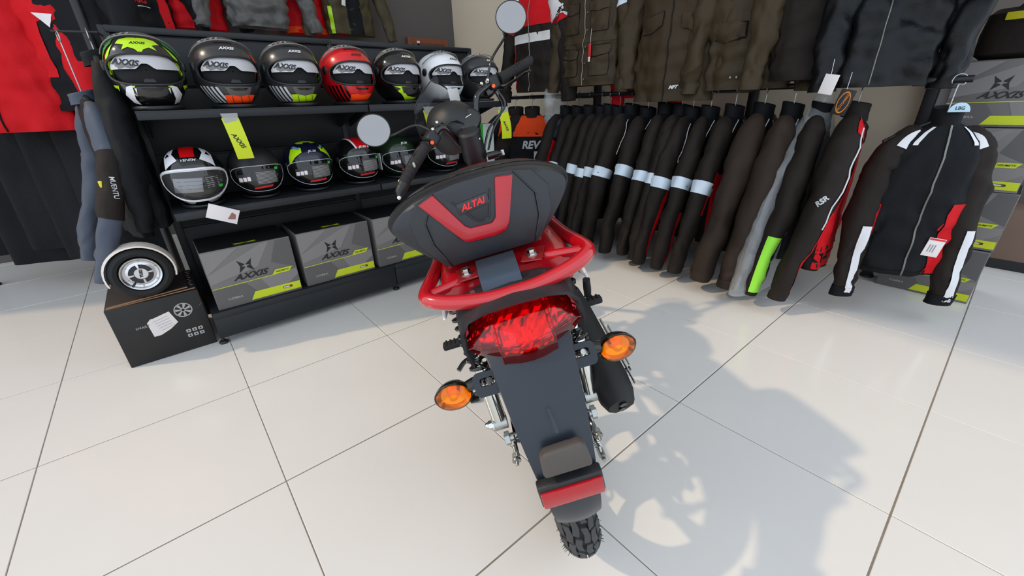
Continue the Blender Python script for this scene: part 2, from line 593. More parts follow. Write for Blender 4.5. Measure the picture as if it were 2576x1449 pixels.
for i in range(8):
    flat(rrect(.010, .009, .001), M_PALE, bc, T(.145 - .004 * (i % 2), .04 + .03 * i, .2995) , 'icon')

# self-balancing board: its near wheel shows
hb = empty('balance_board', T(0.392, 0.50, 0.302), 'self balancing board lying on the black carton with silver wheel hub', 'hoverboard')
WY = Mcols((1, 0, 0), (0, 0, 1), (0, -1, 0), (0, 0, 0.112))
tyre = MB().lathe([(.068, -.02), (.075, .012), (.088, .019), (.100, .012), (.108, -.005), (.110, -.03), (.104, -.055), (.07, -.06)], 48, WY @ T(0, 0, .0)).build('tyre', M_RUBBER, hb)
hub = MB().lathe([(0.0001, .008), (.022, .008), (.024, .011), (.040, .011), (.050, .006), (.058, .008), (.063, .016), (.068, .018), (.071, .012), (.069, -.02)], 48, WY).build('hub', mat('brushed_aluminium', (200, 200, 202), .25, 1.0), hb)
for k in range(4):
    a0 = PI / 2 * k + .2
    seg = MB()
    pts = [(.024, a0), (.041, a0), (.041, a0 + .35), (.041, a0 + .7), (.041, a0 + 1.05), (.041, a0 + 1.35), (.024, a0 + 1.35), (.024, a0 + .9), (.024, a0 + .45)]
    seg.prism([(r * math.cos(a), r * math.sin(a)) for r, a in pts], .011, .0125)
    seg.build('hub_inlay', M_BLACK_PL, hub, WY)
for k in range(6):
    a = 2 * PI * k / 6 + .4
    MB().cyl((.054 * math.cos(a), .054 * math.sin(a), .006), (.054 * math.cos(a), .054 * math.sin(a), .0095), .003, 8, WY).build('screw', M_STEEL, hub)
lettering('YUKI', .034, M_BLACK_PRINT, hub, WY @ T(0, 0, .0125) @ RotM('Z', 80), bold=.03)
MB().tube([(.045 * math.cos(4), .045 * math.sin(4), .01), (.06 * math.cos(4), .06 * math.sin(4), .018)], [.004, .003], 8, WY).build('valve', M_BLACK_PL, hub)
fen = MB()
rings = []
for k in range(25):
    a = rad(-18) + (rad(215)) * k / 24
    ca, sa = math.cos(a), math.sin(a)
    rings.append([V((r * ca, r * sa, zz)) for r, zz in ((.112, .012), (.118, .010), (.1205, -.01), (.1215, -.06), (.118, -.06), (.117, -.01))])
fen.loft(rings, True, False, WY)
fen.build('mudguard', mat('cream_plastic', (226, 214, 202), .35), hb)
bd = MB()
bd.loft([[V((.075 * math.cos(a), yy, .10 + s * .055 * math.sin(a))) for a in [2 * PI * j / 20 for j in range(20)]] for yy, s in ((.06, .9), (.10, 1.0), (.22, .7), (.32, .7))])
bd.build('deck', M_BLACK_PL, hb)
# ================================================================ the motorcycle (x forward, y left, z up from the rear contact patch)
M_FEND = mat('satin_black_fender', (31, 37, 46), 0.33, bump=0.02, bscale=700)
M_CARBON = mat('carbon_weave_plastic', (40, 41, 44), 0.35, wave=0.35, wscale=260)
M_BOXPL = mat('case_satin_plastic', (35, 37, 41), 0.36, bump=0.12, bscale=1400)
M_BOXPL2 = mat('case_grained_plastic', (32, 32, 32), 0.5, bump=0.25, bscale=1600)
M_REFL = mat('red_reflector', (164, 6, 24), 0.2, wave=0.7, wscale=210, coat=0.4)
M_REFL2 = mat('red_lens', (240, 14, 28), 0.03, trans=0.96, ior=1.10, coat=1.0)
M_REFL3 = mat('red_lens_inner', (240, 60, 66), 0.22, .85)
M_AMBER = mat('amber_lens', (255, 176, 30), 0.06, trans=0.95, ior=1.15, coat=.6)
M_AMBER_IN = mat('amber_reflector', (250, 190, 90), 0.2, 0.9, wave=1.0, wscale=170)
M_GREYBR = mat('brown_grey_plastic', (72, 66, 62), 0.55, bump=0.1, bscale=800)
M_SMOKE = mat('smoked_screen', (34, 34, 36), 0.06, alpha=.42, spec=.7)
M_BTAN = mat('black_tank', (24, 24, 26), 0.25, coat=0.5)
M_MUF = mat('muffler_black', (28, 27, 27), 0.6, bump=0.06, bscale=500)
M_MIRROR = mat('mirror_glass', (140, 138, 137), 0.03, 1.0)
M_SEAT = mat('seat_vinyl', (28, 28, 30), 0.5, bump=0.15, bscale=600)
M_ORANGE = mat('orange_switch', (255, 96, 20), .4)

TH, LEAN = rad(57.6), rad(13.2)
fw = V((math.cos(TH), math.sin(TH), 0))
lf0 = V((-math.sin(TH), math.cos(TH), 0))
lf = lf0 * math.cos(LEAN) - V((0, 0, 1)) * math.sin(LEAN)
upb = V((0, 0, 1)) * math.cos(LEAN) + lf0 * math.sin(LEAN)
bike = empty('motorcycle', Mcols(fw, lf, upb, (1.2265, -1.178, 0.0045)), 'red and black motorcycle seen from behind with top case, leaning on its stand', 'motorcycle')
B = bike

# ---- wheels
def wheel(M, name_pref=''):
    R, HW = 0.275, 0.047
    prof = [(0.205, -.030), (0.222, -.042), (0.240, -.047), (0.256, -.041), (0.267, -.027), (0.2735, -.010), (0.2745, 0), (0.2735, .010), (0.267, .027), (0.256, .041), (0.240, .047), (0.222, .042), (0.205, .030)]
    MY = M @ Mcols((1, 0, 0), (0, 0, 1), (0, -1, 0), (0, 0, 0))
    ty = MB().lathe(prof, 72, MY).build('tyre', M_RUBBER, B)
    # tread blocks
    tr = MB()
    def sp(u, lat, h):
        # lat in -1..1 across the tread
        a = lat * 1.12
        rc, zc = 0.2275, 0.0
        rr = 0.047
        return V(((rc + (rr + h) * math.cos(a)) * math.cos(u), (rc + (rr + h) * math.cos(a)) * math.sin(u), (rr + h) * math.sin(a) * 1.0))
    nb = 30
    for k in range(nb):
        u0 = 2 * PI * k / nb
        du = 2 * PI / nb
        for lanes in (((-.30, -.06), 0.15), ((.06, .30), 0.65), ((-.62, -.36), .55), ((.36, .62), .05), ((-1.0, -.68), .3), ((.68, 1.0), .8)):
            (l0, l1), ph = lanes
            ua = u0 + du * ph
            c = .10 if abs(l0) < .35 else .02
            g = .30 if abs(l0 + l1) > 1.2 else .10
            zig = .035 * (1 if k % 2 else -1) if abs(l0 + l1) < 1.2 else 0
            q = [(ua + du * g, l0 + zig), (ua + du * (g + c), l1 + zig), (ua + du * (.5 + c), l1 - zig), (ua + du, l1 + zig), (ua + du * (1 - c), l0 + zig), (ua + du * (.5), l0 - zig)]
            top = [sp(u, l, .0055) for u, l in q]
            bot = [sp(u, l, -.001) for u, l in q]
            n = len(q)
            tr.add(top + bot, [tuple(range(n))] + [(i, i + n, (i + 1) % n + n, (i + 1) % n) for i in range(n)], MY)
    o = tr.build('tread', mat('tread_rubber', (58, 58, 60), .7, bump=.15, bscale=400), B, smooth=False)
    o['kind'] = 'stuff'
    hr = MB()
    rnd = random.Random(3)
    for k in range(90):
        u = rnd.random() * 2 * PI
        l = rnd.choice((-1, 1)) * rnd.uniform(.75, 1.0)
        hr.tube([sp(u, l, 0), sp(u + rnd.uniform(-.02, .02), l * 1.02, .012)], [.0009, .0004], 4, MY)
    hr.build('tread_whiskers', M_RUBBER, B, smooth=False)['kind'] = 'stuff'
    rim = MB().lathe([(.207, -.032), (.213, -.036), (.213, -.030), (.196, -.022), (.190, 0), (.196, .022), (.213, .030), (.213, .036), (.207, .032)], 64, MY).build('rim', mat('cast_hub', (70, 70, 72), .45, .6), B)
    hubm = MB().lathe([(.0001, -.06), (.02, -.06), (.06, -.055), (.062, -.03), (.05, -.02), (.05, .02), (.062, .03), (.062, .05), (.02, .06), (.0001, .06)], 32, MY).build('hub', mat('cast_hub', (70, 70, 72), .45, .6), B)
    for k in range(5):
        a = 2 * PI * k / 5 + .3
        MB().tube([(.055 * math.cos(a), .055 * math.sin(a), 0), (.12 * math.cos(a + .10), .12 * math.sin(a + .10), 0), (.196 * math.cos(a), .196 * math.sin(a), 0)], [.024, .017, .026], 8, MY, True, False, .7).build('wheel_spoke', mat('cast_hub', (70, 70, 72), .45, .6), hubm)
    return ty
wheel(T(-.045, .006, .285) @ Matrix.Diagonal((1.029, .88, 1.029, 1)))
ST_T = T(0.87, -0.02, 0.62)   # steering head
STEER = ST_T @ RotM('Y', -24) @ RotM('Z', 40)
wheel(STEER @ RotM('Y', 24) @ T(0.31, 0, -.345))

# ---- rear mudguard: a long tapering hood
prof = [(-.335, .352, .030), (-.345, .361, .036), (-.360, .383, .042), (-.370, .417, .0455), (-.372, .467, .049), (-.364, .509, .054), (-.346, .548, .060), (-.320, .589, .066), (-.284, .631, .072), (-.243, .671, .079), (-.19, .705, .086), (-.12, .735, .09)]
def guard(prof, thick, lip=.028, crown=.010, n=15):
    rings = []
    k = len(prof)
    for i, (a, c, hw) in enumerate(prof):
        a0, c0, _ = prof[max(0, i - 1)]
        a1, c1, _ = prof[min(k - 1, i + 1)]
        t = V((a1 - a0, 0, c1 - c0)).normalized()
        nrm = V((-t.z, 0, t.x))  # outward (rear/up)
        if nrm.x > 0 and nrm.z < 0:
            nrm = -nrm
        outer, inner = [], []
        for j in range(n):
            s = -1 + 2 * j / (n - 1)
            f = abs(s)
            if f < .86:
                p = V((a, hw * s / .93, c)) + nrm * (crown * (1 - f * f))
            else:
                q = (f - .86) / .14
                p = V((a, (hw - .002 * q * q) * (1 if s > 0 else -1) * (0.925 + .075 * math.sin(min(1, q * 2) * PI / 2)), c)) - nrm * (lip * q * q) + nrm * (crown * (1 - .74))
            outer.append(p)
            inner.append(p - nrm * thick * (1 if f < .86 else .2) - V((0, thick * (1 if s > 0 else -1) * (0 if f < .86 else 1), 0)))
        rings.append(outer + inner[::-1])
    return MB().loft(rings, True)
fender = guard(smooth_path([V(p) for p in prof], 4) and [tuple(p) for p in smooth_path([V(p) for p in prof], 4)], .003).build('rear_mudguard', M_FEND, B, ang=50)
# rounded lower tip is the short first section; moulded bump, slot and the low reflector
NT = V((-.98, 0, .17)).normalized()
RF = Mcols((0, -1, 0), (.17, 0, .98), (-.98, 0, .17), (-.368, 0, .529))
MB().prism([(-.038, -.018), (.040, -.018), (.036, .022), (.030, .028), (-.028, .026), (-.036, .018)], 0, .022, RF @ T(0.002, .012, .004), bev=.006, seg=3).build('number_plate_bump', M_GREYBR, fender)
MB().prism([(-.002, -.018), (.003, -.018), (.002, 0), (-.001, .02), (-.004, .022), (-.003, 0)], .010, .0125, RF @ T(0.002, .075, .0) @ RotM('X', -16)).build('slot', M_BLACK_GLOSS, fender)
rf = MB().box((0, 0, .008), (.104, .046, .018), Mcols((0, -1, 0), (-.02, 0, 1), (-1, 0, -.02), (-.374, 0, .487)), bev=.003).build('reflector_base', M_BLACK_PL, fender)
MB().box((0, -.004, .019), (.099, .034, .006), Mcols((0, -1, 0), (-.02, 0, 1), (-1, 0, -.02), (-.374, 0, .487)), bev=.002).build('reflector', M_REFL, rf)

# ---- tail lamp
def taillamp():
    # plan outline, seen from behind: (y, z) with depth bulging backwards
    cy0, zc = 0.0, .694
    out_top = [(-.098, .700), (-.085, .722), (-.06, .734), (-.047, .736), (-.046, .736), (-.02, .739), (0, .740), (.02, .739), (.046, .736), (.047, .736), (.06, .734), (.085, .722), (.098, .700)]
    rows = []
    for k, t in enumerate((0, .15, .35, .55, .60, .80, 1.0)):
        row = []
        for (yy, zz) in out_top:
            ztop = zz
            zbot = .648 + .030 * (abs(yy) / .098) ** 2
            z = ztop + (zbot - ztop) * t
            f_ = abs(yy) / .098
            up_f = min(1, t / .55)
            x = -.208 - .052 * up_f * (1 - .45 * f_ ** 2) + (.010 * (t - .6) / .4 if t > .6 else 0) - .010 * (1 - f_ ** 2)
            if abs(yy) < .0465:
                x -= .012 * min(1, t / .15)
            row.append(V((x, yy, z)))
        rows.append(row)
    back = [V((p.x + .035, p.y * .97, p.z)) for p in rows[-1]]
    topb = [V((p.x + .045, p.y * .97, p.z)) for p in rows[0]]
    m = MB().loft([topb] + rows + [back], False, False, None, False)
    return m, rows
tm, rows = taillamp()
lamp = tm.build('tail_lamp', M_REFL2, B, ang=24)
# multi-faceted reflector inside the lens
_r = random.Random(5)
grid = []
for i_ in range(19):
    f_ = i_ / 18 * 6
    a_ = min(int(f_), 5)
    row_ = []
    for j_ in range(45):
        g_ = j_ / 44 * (len(rows[0]) - 1)
        b_ = min(int(g_), len(rows[0]) - 2)
        p_ = rows[a_][b_].lerp(rows[a_][b_ + 1], g_ - b_).lerp(rows[a_ + 1][b_].lerp(rows[a_ + 1][b_ + 1], g_ - b_), f_ - a_)
        row_.append(p_ + V((.016 + _r.uniform(-.0022, .0022), -p_.y * .08, _r.uniform(-.0012, .0012))))
    grid.append(row_)
inner = MB().loft(grid, False, False, None, False).build('lamp_reflector', M_REFL3, lamp, smooth=False)
for yy, rr, zz in ((0, .017, .705), (-.068, .011, .706), (.068, .011, .702)):
    MB().lathe([(.0001, .012), (rr * .5, .010), (rr * .62, 0), (rr, .002), (rr * 1.1, -.004)], 20, Mcols((0, -1, 0), (.5, 0, .86), (-.86, 0, .5), (-.232 if yy == 0 else -.214, yy, zz))).build('bulb', mat('dark_red_bulb', (90, 2, 6), .15), lamp)
for jj in (3, 8):
    MB().tube([rows[k][jj] + V((-.0005, 0, 0)) for k in range(7)], .0011, 6).build('lens_rib', M_REFL2, lamp)
MB().tube([rows[3][j] + V((-.0005, 0, 0)) for j in range(len(rows[3]))], .0011, 6).build('lens_rib', M_REFL2, lamp)

# ---- carbon-look tail cowl hugging the lamp
rings = []
for yy, zz in ((-.1, .655), (-.104, .69), (-.100, .722), (-.085, .742), (-.055, .753), (0, .757), (.055, .753), (.085, .742), (.100, .722), (.104, .69), (.1, .655)):
    sc = 1 - .10
    rings.append([V((-.235 - .015 * (1 - (yy / .104) ** 2), yy * .985, zz - .006)), V((-.238 - .015 * (1 - (yy / .104) ** 2), yy * 1.03, zz)), V((-.19, yy * 1.06, zz + .008)),
                  V((-.08, yy * 1.08, zz + .012)), V((.10, yy * 1.05, zz + .010)), V((.10, yy * 1.0, zz + .004)), V((-.16, yy * .97, zz - .006))])
MB().loft(rings, True).build('tail_cowl', M_CARBON, B, ang=40)
# white lower side film and side covers
for s in (1, -1):
    MB().prism([(-.20, .735), (-.05, .700), (.15, .66), (.34, .64), (.34, .72), (.1, .755), (-.12, .765)], 0, .006, Mcols((1, 0, 0), (0, 0, 1), (0, -1, 0), (0, s * .128, 0)), bev=.002).build('side_cover', mat('white_bodywork', (214, 214, 216), .3, coat=.3), B)

# ---- seat and tank
def body_loft(sections, n=18):
    rings = []
    for a, cz, hw, hh, e in sections:
        rings.append([V((a, hw * math.copysign(abs(math.cos(t)) ** e, math.cos(t)), cz + hh * math.copysign(abs(math.sin(t)) ** e, math.sin(t)))) for t in [2 * PI * j / n for j in range(n)]])
    return MB().loft(rings, True)
body_loft([(-.05, .765, .09, .02, .6), (.02, .77, .115, .035, .6), (.15, .765, .12, .04, .6), (.3, .755, .115, .04, .6), (.42, .76, .10, .04, .6), (.46, .765, .08, .03, .6)]).build('seat', M_SEAT, B)
body_loft([(.44, .74, .08, .05, .7), (.50, .755, .115, .075, .7), (.60, .77, .13, .085, .7), (.70, .765, .12, .08, .7), (.78, .74, .08, .06, .7)]).build('fuel_tank', M_RED, B)
body_loft([(-.16, .745, .118, .03, .45), (-.10, .757, .125, .024, .45), (0, .757, .128, .024, .45), (.12, .755, .125, .022, .45)]).build('red_tail_panel', M_RED, B)
# ---- frame, engine, swing arm
fr = MB()
for s in (1, -1):
    fr.tube(smooth_path([(-.10, s * .07, .70), (.2, s * .08, .68), (.45, s * .07, .64), (.72, s * .03, .66), (.84, 0, .72)], 4), .014, 10)
    fr.tube(smooth_path([(.20, s * .08, .67), (.36, s * .08, .50), (.40, s * .075, .32), (.55, s * .07, .26), (.74, s * .04, .40), (.84, 0, .62)], 4), .014, 10)
    fr.tube([(.40, s * .075, .30), (.2, s * .085, .285), (0, s * .085, .277), (-.05, s * .085, .275)], .013, 10)
fr.build('frame', M_BLACK_GLOSS, B)
en = MB().box((.55, 0, .36), (.24, .20, .18), bev=.03)
en.cyl((.50, -.115, .36), (.50, .13, .36), .075, 24)
for k in range(7):
    en.box((.70 + .014 * k, 0, .43 + .005 * k), (.006, .12, .12), bev=.004)
en.build('engine', mat('engine_grey', (88, 88, 90), .45, .7), B)
# ---- shock absorbers
for s in (1, -1):
    top, bot = V((.055, s * .128, .655)), V((-.012, s * .122, .312))
    d = (top - bot)
    sh_ = MB().cyl(bot + d * .03, bot + d * .46, .019, 20).build('shock_absorber', M_CHROME, B)
    MB().cyl(bot + d * .46, bot + d * .97, .009, 12).build('piston_rod', M_CHROME, sh_)
    x, y, z = frame_from_dir(d)
    pts = []
    for k in range(8 * 12 + 1):
        a = 2 * PI * k / 12
        pts.append(bot + d * (.44 + .50 * k / 96) + x * (.025 * math.cos(a)) + y * (.025 * math.sin(a)))
    MB().tube(pts, .0048, 6).build('coil_spring', M_BLACK_GLOSS, sh_)
    MB().cyl(bot + V((0, -s * .018, 0)), bot + V((0, s * .016, 0)), .019, 18).build('lower_eye', M_STEEL, sh_)
    nut = MB().cyl(bot + V((0, s * .016, 0)), bot + V((0, s * .019, 0)), .020, 20)
    nut.cyl(bot + V((0, s * .019, 0)), bot + V((0, s * .030, 0)), .0115, 6)
    nut.sphere(bot + V((0, s * .032, 0)), (.009, .010, .009), 12, 8)
    nut.build('cap_nut', M_CHROME, sh_)
    MB().cyl(top + V((0, -s * .03, 0)), top + V((0, s * .02, 0)), .018, 16).build('upper_eye', M_STEEL, sh_)
    # axle, chain adjuster
    ax = MB().cyl((-.04, s * .06, .28), (-.04, s * .122, .28), .0105, 16)
    ax.cyl((-.04, s * .108, .28), (-.04, s * .120, .28), .018, 6)
    ax.build('axle_nut', M_STEEL, B)
    ad = MB().prism([(-.055, -.010), (.015, -.014), (.02, .0), (.015, .014), (-.05, .012), (-.062, 0)], 0, .004, Mcols((1, 0, 0), (0, 0, 1), (0, -1, 0), (0, s * .098, .277)), bev=.001)
    ad.tube([(-.055, s * .098, .277), (-.075, s * .098, .272), (-.085, s * .098, .262), (-.078, s * .098, .252)], .004, 8)
    ado = ad.build('chain_adjuster', M_BLACK_GLOSS, B)
    bo = MB().cyl((-.052, s * .104, .262), (-.100, s * .106, .245), .0042, 10)
    bo.cyl((-.072, s * .105, .255), (-.082, s * .1055, .2515), .0095, 6)
    bo.cyl((-.086, s * .1055, .2500), (-.091, s * .1055, .2485), .0115, 12)
    bo.build('adjuster_bolt', M_STEEL, ado)
# brake rod and spring on the right
br = MB().tube(smooth_path([(.20, -.105, .19), (.05, -.105, .185), (-.06, -.100, .20)], 3), .0035, 8).build('brake_rod', M_STEEL, B)
sp_pts = [(-.02 - .05 * k / 60, -.102 + .008 * math.cos(2 * PI * k / 8), .190 + .008 * math.sin(2 * PI * k / 8)) for k in range(61)]
MB().tube(sp_pts, .0014, 5).build('brake_spring', M_CHROME, br)
MB().prism([(-.01, -.03), (.01, -.03), (.012, .03), (-.012, .03)], 0, .006, Mcols((.5, 0, .86), (-.86, 0, .5), (0, 1, 0), (-.075, -.104, .195)), bev=.002).build('brake_arm', M_STEEL, br)
nb_ = MB().cyl((-.085, -.101, .20), (-.112, -.101, .20), .0085, 6)
nb_.cyl((-.112, -.101, .20), (-.122, -.101, .20), .005, 10)
nb_.build('wing_nut', M_STEEL, br)

# ---- grab rail / luggage rack in red tube
rackpts = []
for s in (1, -1):
    side = [(.02 if s > 0 else .06, s * .128, .768), (-.05, s * .134, .770), (-.13, s * .142, .775), (-.172, s * .146, .775), (-.192, s * .134, .772), (-.205, s * .105, .766), (-.212, s * .05, .757)]
    rackpts.append(side)
path = rackpts[0] + [(-.213, 0, .755)] + rackpts[1][::-1]
rack = MB().tube(smooth_path(path, 5), .0130, 16).build('luggage_rack', M_RED, B)
for s in (1, -1):
    e = V((.02 if s > 0 else .06, s * .128, .768))
    MB().tube([e, e + V((.05, 0, .002))], .0150, 16).build('tube_sleeve', M_RED, rack)
    MB().tube([(.05, s * .128, .768), (.10, s * .12, .74), (.14, s * .1, .68)], .011, 12).build('rail_stay', M_RED, rack)
    MB().tube([(-.165, s * .140, .772), (-.150, s * .10, .772), (-.135, s * .05, .772)], .0095, 12).build('cross_tube', M_RED, rack)
    pl = MB().prism([(-.028, -.018), (.030, -.022), (.034, .014), (-.022, .020)], 0, .004, T(-.150, s * .060 + .008, .782) @ RotM('Z', 12 * s), bev=.0015).build('clamp_plate', mat('dark_red_plate', (120, 16, 18), .3, coat=.4), rack)
    bl = MB().cyl((-.152, s * .060 + .008, .785), (-.152, s * .060 + .008, .788), .0105, 16)
    bl.cyl((-.152, s * .060 + .008, .788), (-.152, s * .060 + .008, .797), .0078, 6)
    bl.build('bolt', M_CHROME, pl)
    MB().cyl((-.175, s * .060 + .004, .760), (-.175, s * .060 + .004, .748), .0085, 6).build('nut', M_CHROME, pl)
MB().box((-.185, .012, .737), (.05, .13, .006), bev=.002).build('packing_strip', mat('cream_card', (214, 190, 150), .7), rack)

# ---- top case
CB = .012
outl = [(-.070, .790), (0, .788), (.070, .790), (.098, .797), (.128, .824), (.156, .858), (.168, .882), (.163, .900), (.128, .921), (.075, .934), (0, .939), (-.075, .934), (-.128, .921), (-.163, .900), (-.168, .882), (-.156, .858), (-.128, .824), (-.098, .797)]
outl = smooth_path([V((y, z, 0)) for y, z in outl], 4, True)
outl = [(p.x, p.y) for p in outl]
def case_ring(x, s, dz=0.0, inset=0.0):
    cz = .868
    r = []
    for y, z in outl:
        yy, zz = y * s, cz + (z - cz) * s + dz
        r.append(V((x, CB + yy, zz)))
    return r
case = MB().loft([case_ring(-.092, .985), case_ring(-.085, 1.0), case_ring(-.04, 1.02, -.003), case_ring(.06, 1.02, -.012), case_ring(.16, .99, -.022), case_ring(.205, .93, -.026), case_ring(.225, .82, -.03)], True).build('top_case', M_BOXPL2, B, ang=35)
MB().loft([case_ring(-.060, 1.010, -.001), case_ring(-.060, 1.020, -.001), case_ring(-.054, 1.022, -.001), case_ring(-.054, 1.012, -.001)], False).build('lid_seam', M_BLACK_GLOSS, case)
face = MB().loft([case_ring(-.088, .975), case_ring(-.098, .965), case_ring(-.112, .93), case_ring(-.116, .88), case_ring(-.117, .5)], True).build('case_door', M_BOXPL, case, ang=35)
DF = Mcols((0, -1, 0), (0, 0, 1), (-1, 0, 0), (-.1175, CB, .868))   # x = to the right, y = up, seen from behind
# faceted wing panels sloping away from the door
for s in (1, -1):
    inn = [(.070, .062), (.099, .016), (.097, -.024), (.078, -.072)]
    mid = [(.100, .054), (.124, .022), (.120, -.022), (.092, -.066)]
    out = [(.132, .042), (.156, .012), (.140, -.020), (.104, -.062)]
    R_ = lambda pl_, z: [V((s * x, y, z)) for x, y in pl_]
    MB().loft([R_(inn, .0065), R_(mid, .001), R_(out, -.022), R_([(x * 1.02, y * 1.02) for x, y in out], -.03)], False, False, DF, False).build('wing_panel', M_BOXPL, case, ang=12)
    MB().tube([(s * .070, .062, .0065), (s * .099, .016, .0068), (s * .097, -.024, .0068), (s * .078, -.072, .0055)], .0014, 6, DF).build('panel_groove', M_BLACK_GLOSS, case)
MB().prism([(-.070, .063), (-.03, .068), (.03, .068), (.070, .063), (.099, .016), (.097, -.024), (.078, -.072), (-.078, -.072), (-.097, -.024), (-.099, .016)], -.004, .006, DF, bev=.003).build('door_panel', M_BOXPL, case)
# V-shaped reflector
vr = [(-.104, .050), (-.074, .060), (-.036, -.006), (-.028, -.012), (.014, -.014), (.022, -.006), (.040, .060), (.072, .056), (.044, -.022), (.034, -.034), (.012, -.038), (-.036, -.036), (-.048, -.030)]
vr = [(x * .95 , y) for x, y in vr]
MB().prism([(x * 1.03, y * 1.03) for x, y in vr], .004, .0075, DF, bev=.001).build('reflector_bezel', M_BLACK_GLOSS, case)
MB().prism(vr, .004, .0105, DF, bev=.002).build('reflector', M_REFL, case)
# recessed shield with badge
shd = [(-.064, .058), (.030, .062), (.014, -.004), (.004, -.008), (-.010, -.008), (-.018, -.002)]
MB().prism(shd, .004, .0065, DF, bev=.002).build('shield', M_BOXPL, case)
pts = [(-.040, .034), (.020, .040), (.008, -.002), (.0, -.006), (-.008, -.004)]
MB().tube(smooth_path([(x, y, .0068) for x, y in [(-.044, .040)] + [(-.012, -.002), (-.004, -.007), (.006, -.005), (.012, .002), (.024, .044)]], 3), .0016, 6, DF).build('shield_rim', M_BOXPL, case)
bdg = MB().prism([(-.040, .010), (.016, .016), (.016, .036), (-.040, .030)], .006, .0085, DF @ T(.002, .004, 0), bev=.001).build('badge', M_BLACK_GLOSS, case)
lettering('ALTAI', .046, mat('badge_red', (226, 30, 36), .35), case, DF @ T(-.010, .0275, .0092) @ RotM('Z', 6), shear=.35, bold=.03, thick=.001)
# folded hinge bracket under the case
hp = [(-.128, .796), (-.140, .798), (-.156, .796), (-.170, .789), (-.184, .778), (-.192, .762)]
hp = smooth_path([V((a, 0, c)) for a, c in hp], 3)
MB().loft([[V((p.x, .046 + .002, p.z)), V((p.x, -.022, p.z)), V((p.x + .003, -.022, p.z - .003)), V((p.x + .003, .048, p.z - .003))] for p in hp], True).build('hinge_bracket', mat('satin_black_steel', (58, 68, 80), .25, .5), case)
MB().box((.06, CB, .783), (.24, .20, .014), bev=.004).build('mounting_plate', M_RED, case)

# ---- indicators with their arms, and the strap brackets
for s in (1, -1):
    cz = .560
    ar = MB().tube([(-.155, s * .080, cz + .012), (-.168, s * .100, cz + .010)], .0135, 14)
    for k in range(3):
        ar.tube([(-.168, s * (.100 + .006 * k), cz + .010), (-.168, s * (.1035 + .006 * k), cz + .010)], .0125 if k != 1 else .0105, 14)
    ar.tube([(-.168, s * .118, cz + .010), (-.172, s * .134, cz + .008), (-.176, s * .140, cz + .006)], [.012, .012, .010], 14)
    ind = ar.build('indicator', M_BLACK_GLOSS, B)
    IM = Mcols((0, -1, 0), (.0, 0, 1), (-1, 0, .0), (-.176, s * .166, cz)) @ RotM('X', 0)
    MB().lathe([(.0001, -.030), (.014, -.028), (.026, -.018), (.0325, -.004), (.034, .004), (.0325, .006)], 28, IM @ Matrix.Diagonal((1.12, .92, 1, 1))).build('housing', M_BLACK_GLOSS, ind)
    MB().lathe([(.0325, .004), (.031, .009), (.025, .013), (.014, .0155), (.0001, .0165)], 28, IM @ Matrix.Diagonal((1.12, .92, 1, 1))).build('lens', M_AMBER, ind)
    MB().lathe([(.030, .005), (.022, -.004), (.010, -.008), (.008, .006), (.0001, .008)], 16, IM @ Matrix.Diagonal((1.12, .92, 1, 1))).build('lamp_reflector', M_AMBER_IN, ind, ang=20)
    wire = MB().tube(smooth_path([(-.155, s * .085, cz + .02), (-.15, s * .11, cz + .045), (-.14, s * .118, cz + .06), (-.13, s * .098, cz + .06), (-.12, s * .085, cz + .05)], 4), .0022, 6).build('wire', M_BLACK_GLOSS, ind)
    # bracket with slot: frame of four bars so that the slot is open
    BM = Mcols((0, -1, 0), (.42, 0, .9), (-.9, 0, .42), (-.205, s * .092, .586))
    bk = MB()
    ow, ih = .021, .020
    outer = rrect(.052, .046, .011, 5)
    innr = rrect(.028, .016, .005, 5, cy=.004)
    n = len(outer)
    vs = [(x, y, 0) for x, y in outer] + [(x, y, 0) for x, y in innr] + [(x, y, -.007) for x, y in outer] + [(x, y, -.007) for x, y in innr]
    fs = []
    for i in range(n):
        j = (i + 1) % n
        fs += [(i, j, n + j, n + i), (2 * n + i, 2 * n + j, j, i), (n + i, n + j, 3 * n + j, 3 * n + i), (3 * n + i, 3 * n + j, 2 * n + j, 2 * n + i)]
    bk.add(vs, fs, BM)
    bk.box((s * .019, -.004, -.012), (.007, .034, .030), BM, bev=.002)
    bko = bk.build('strap_bracket', M_FEND, B)
    MB().cyl((0.0, .002, -.02), (0.004, .004, -.006), .006, 10, BM).build('bracket_bolt', M_STEEL, bko)

# ---- footrests, kick starter, side stand, muffler
for s, p in ((1, (.330, .165, .372)), (-1, (.300, -.178, .395))):
    p = V(p)
    fo = MB().box((0, s * .045, 0), (.030, .10, .022), T(p), bev=.006).build('footrest', M_RUBBER, B)
    for k in range(6):
        MB().box((0, s * (.012 + .014 * k), .0115), (.029, .006, .003), T(p), bev=.001).build('rubber_rib', M_RUBBER, fo)
    MB().cyl(p + V((0, -s * .09, 0)), p + V((0, 0, 0)), .010, 10).build('peg_bar', M_BLACK_GLOSS, fo)
ks = MB().tube(smooth_path([(.46, -.135, .27), (.43, -.165, .27), (.375, -.205, .33), (.330, -.236, .400)], 4), .0065, 10).build('kick_starter', M_CHROME, B)
MB().tube([(.330, -.238, .402), (.322, -.239, .432), (.314, -.240, .468)], [.0115, .0128, .0118], 14).build('kick_pedal', M_RUBBER, ks)
MB().cyl((.334, -.234, .392), (.327, -.239, .412), .0100, 12).build('kick_joint', M_CHROME, ks)
ss = MB().tube(smooth_path([(.46, .09, .235), (.45, .14, .17), (.44, .20, .10), (.43, .235, .068)], 4), .010, 10)
ss.box((.43, .243, .062), (.05, .035, .008), RotM('X', 0), bev=.002)
ss.build('side_stand', M_BLACK_GLOSS, B)
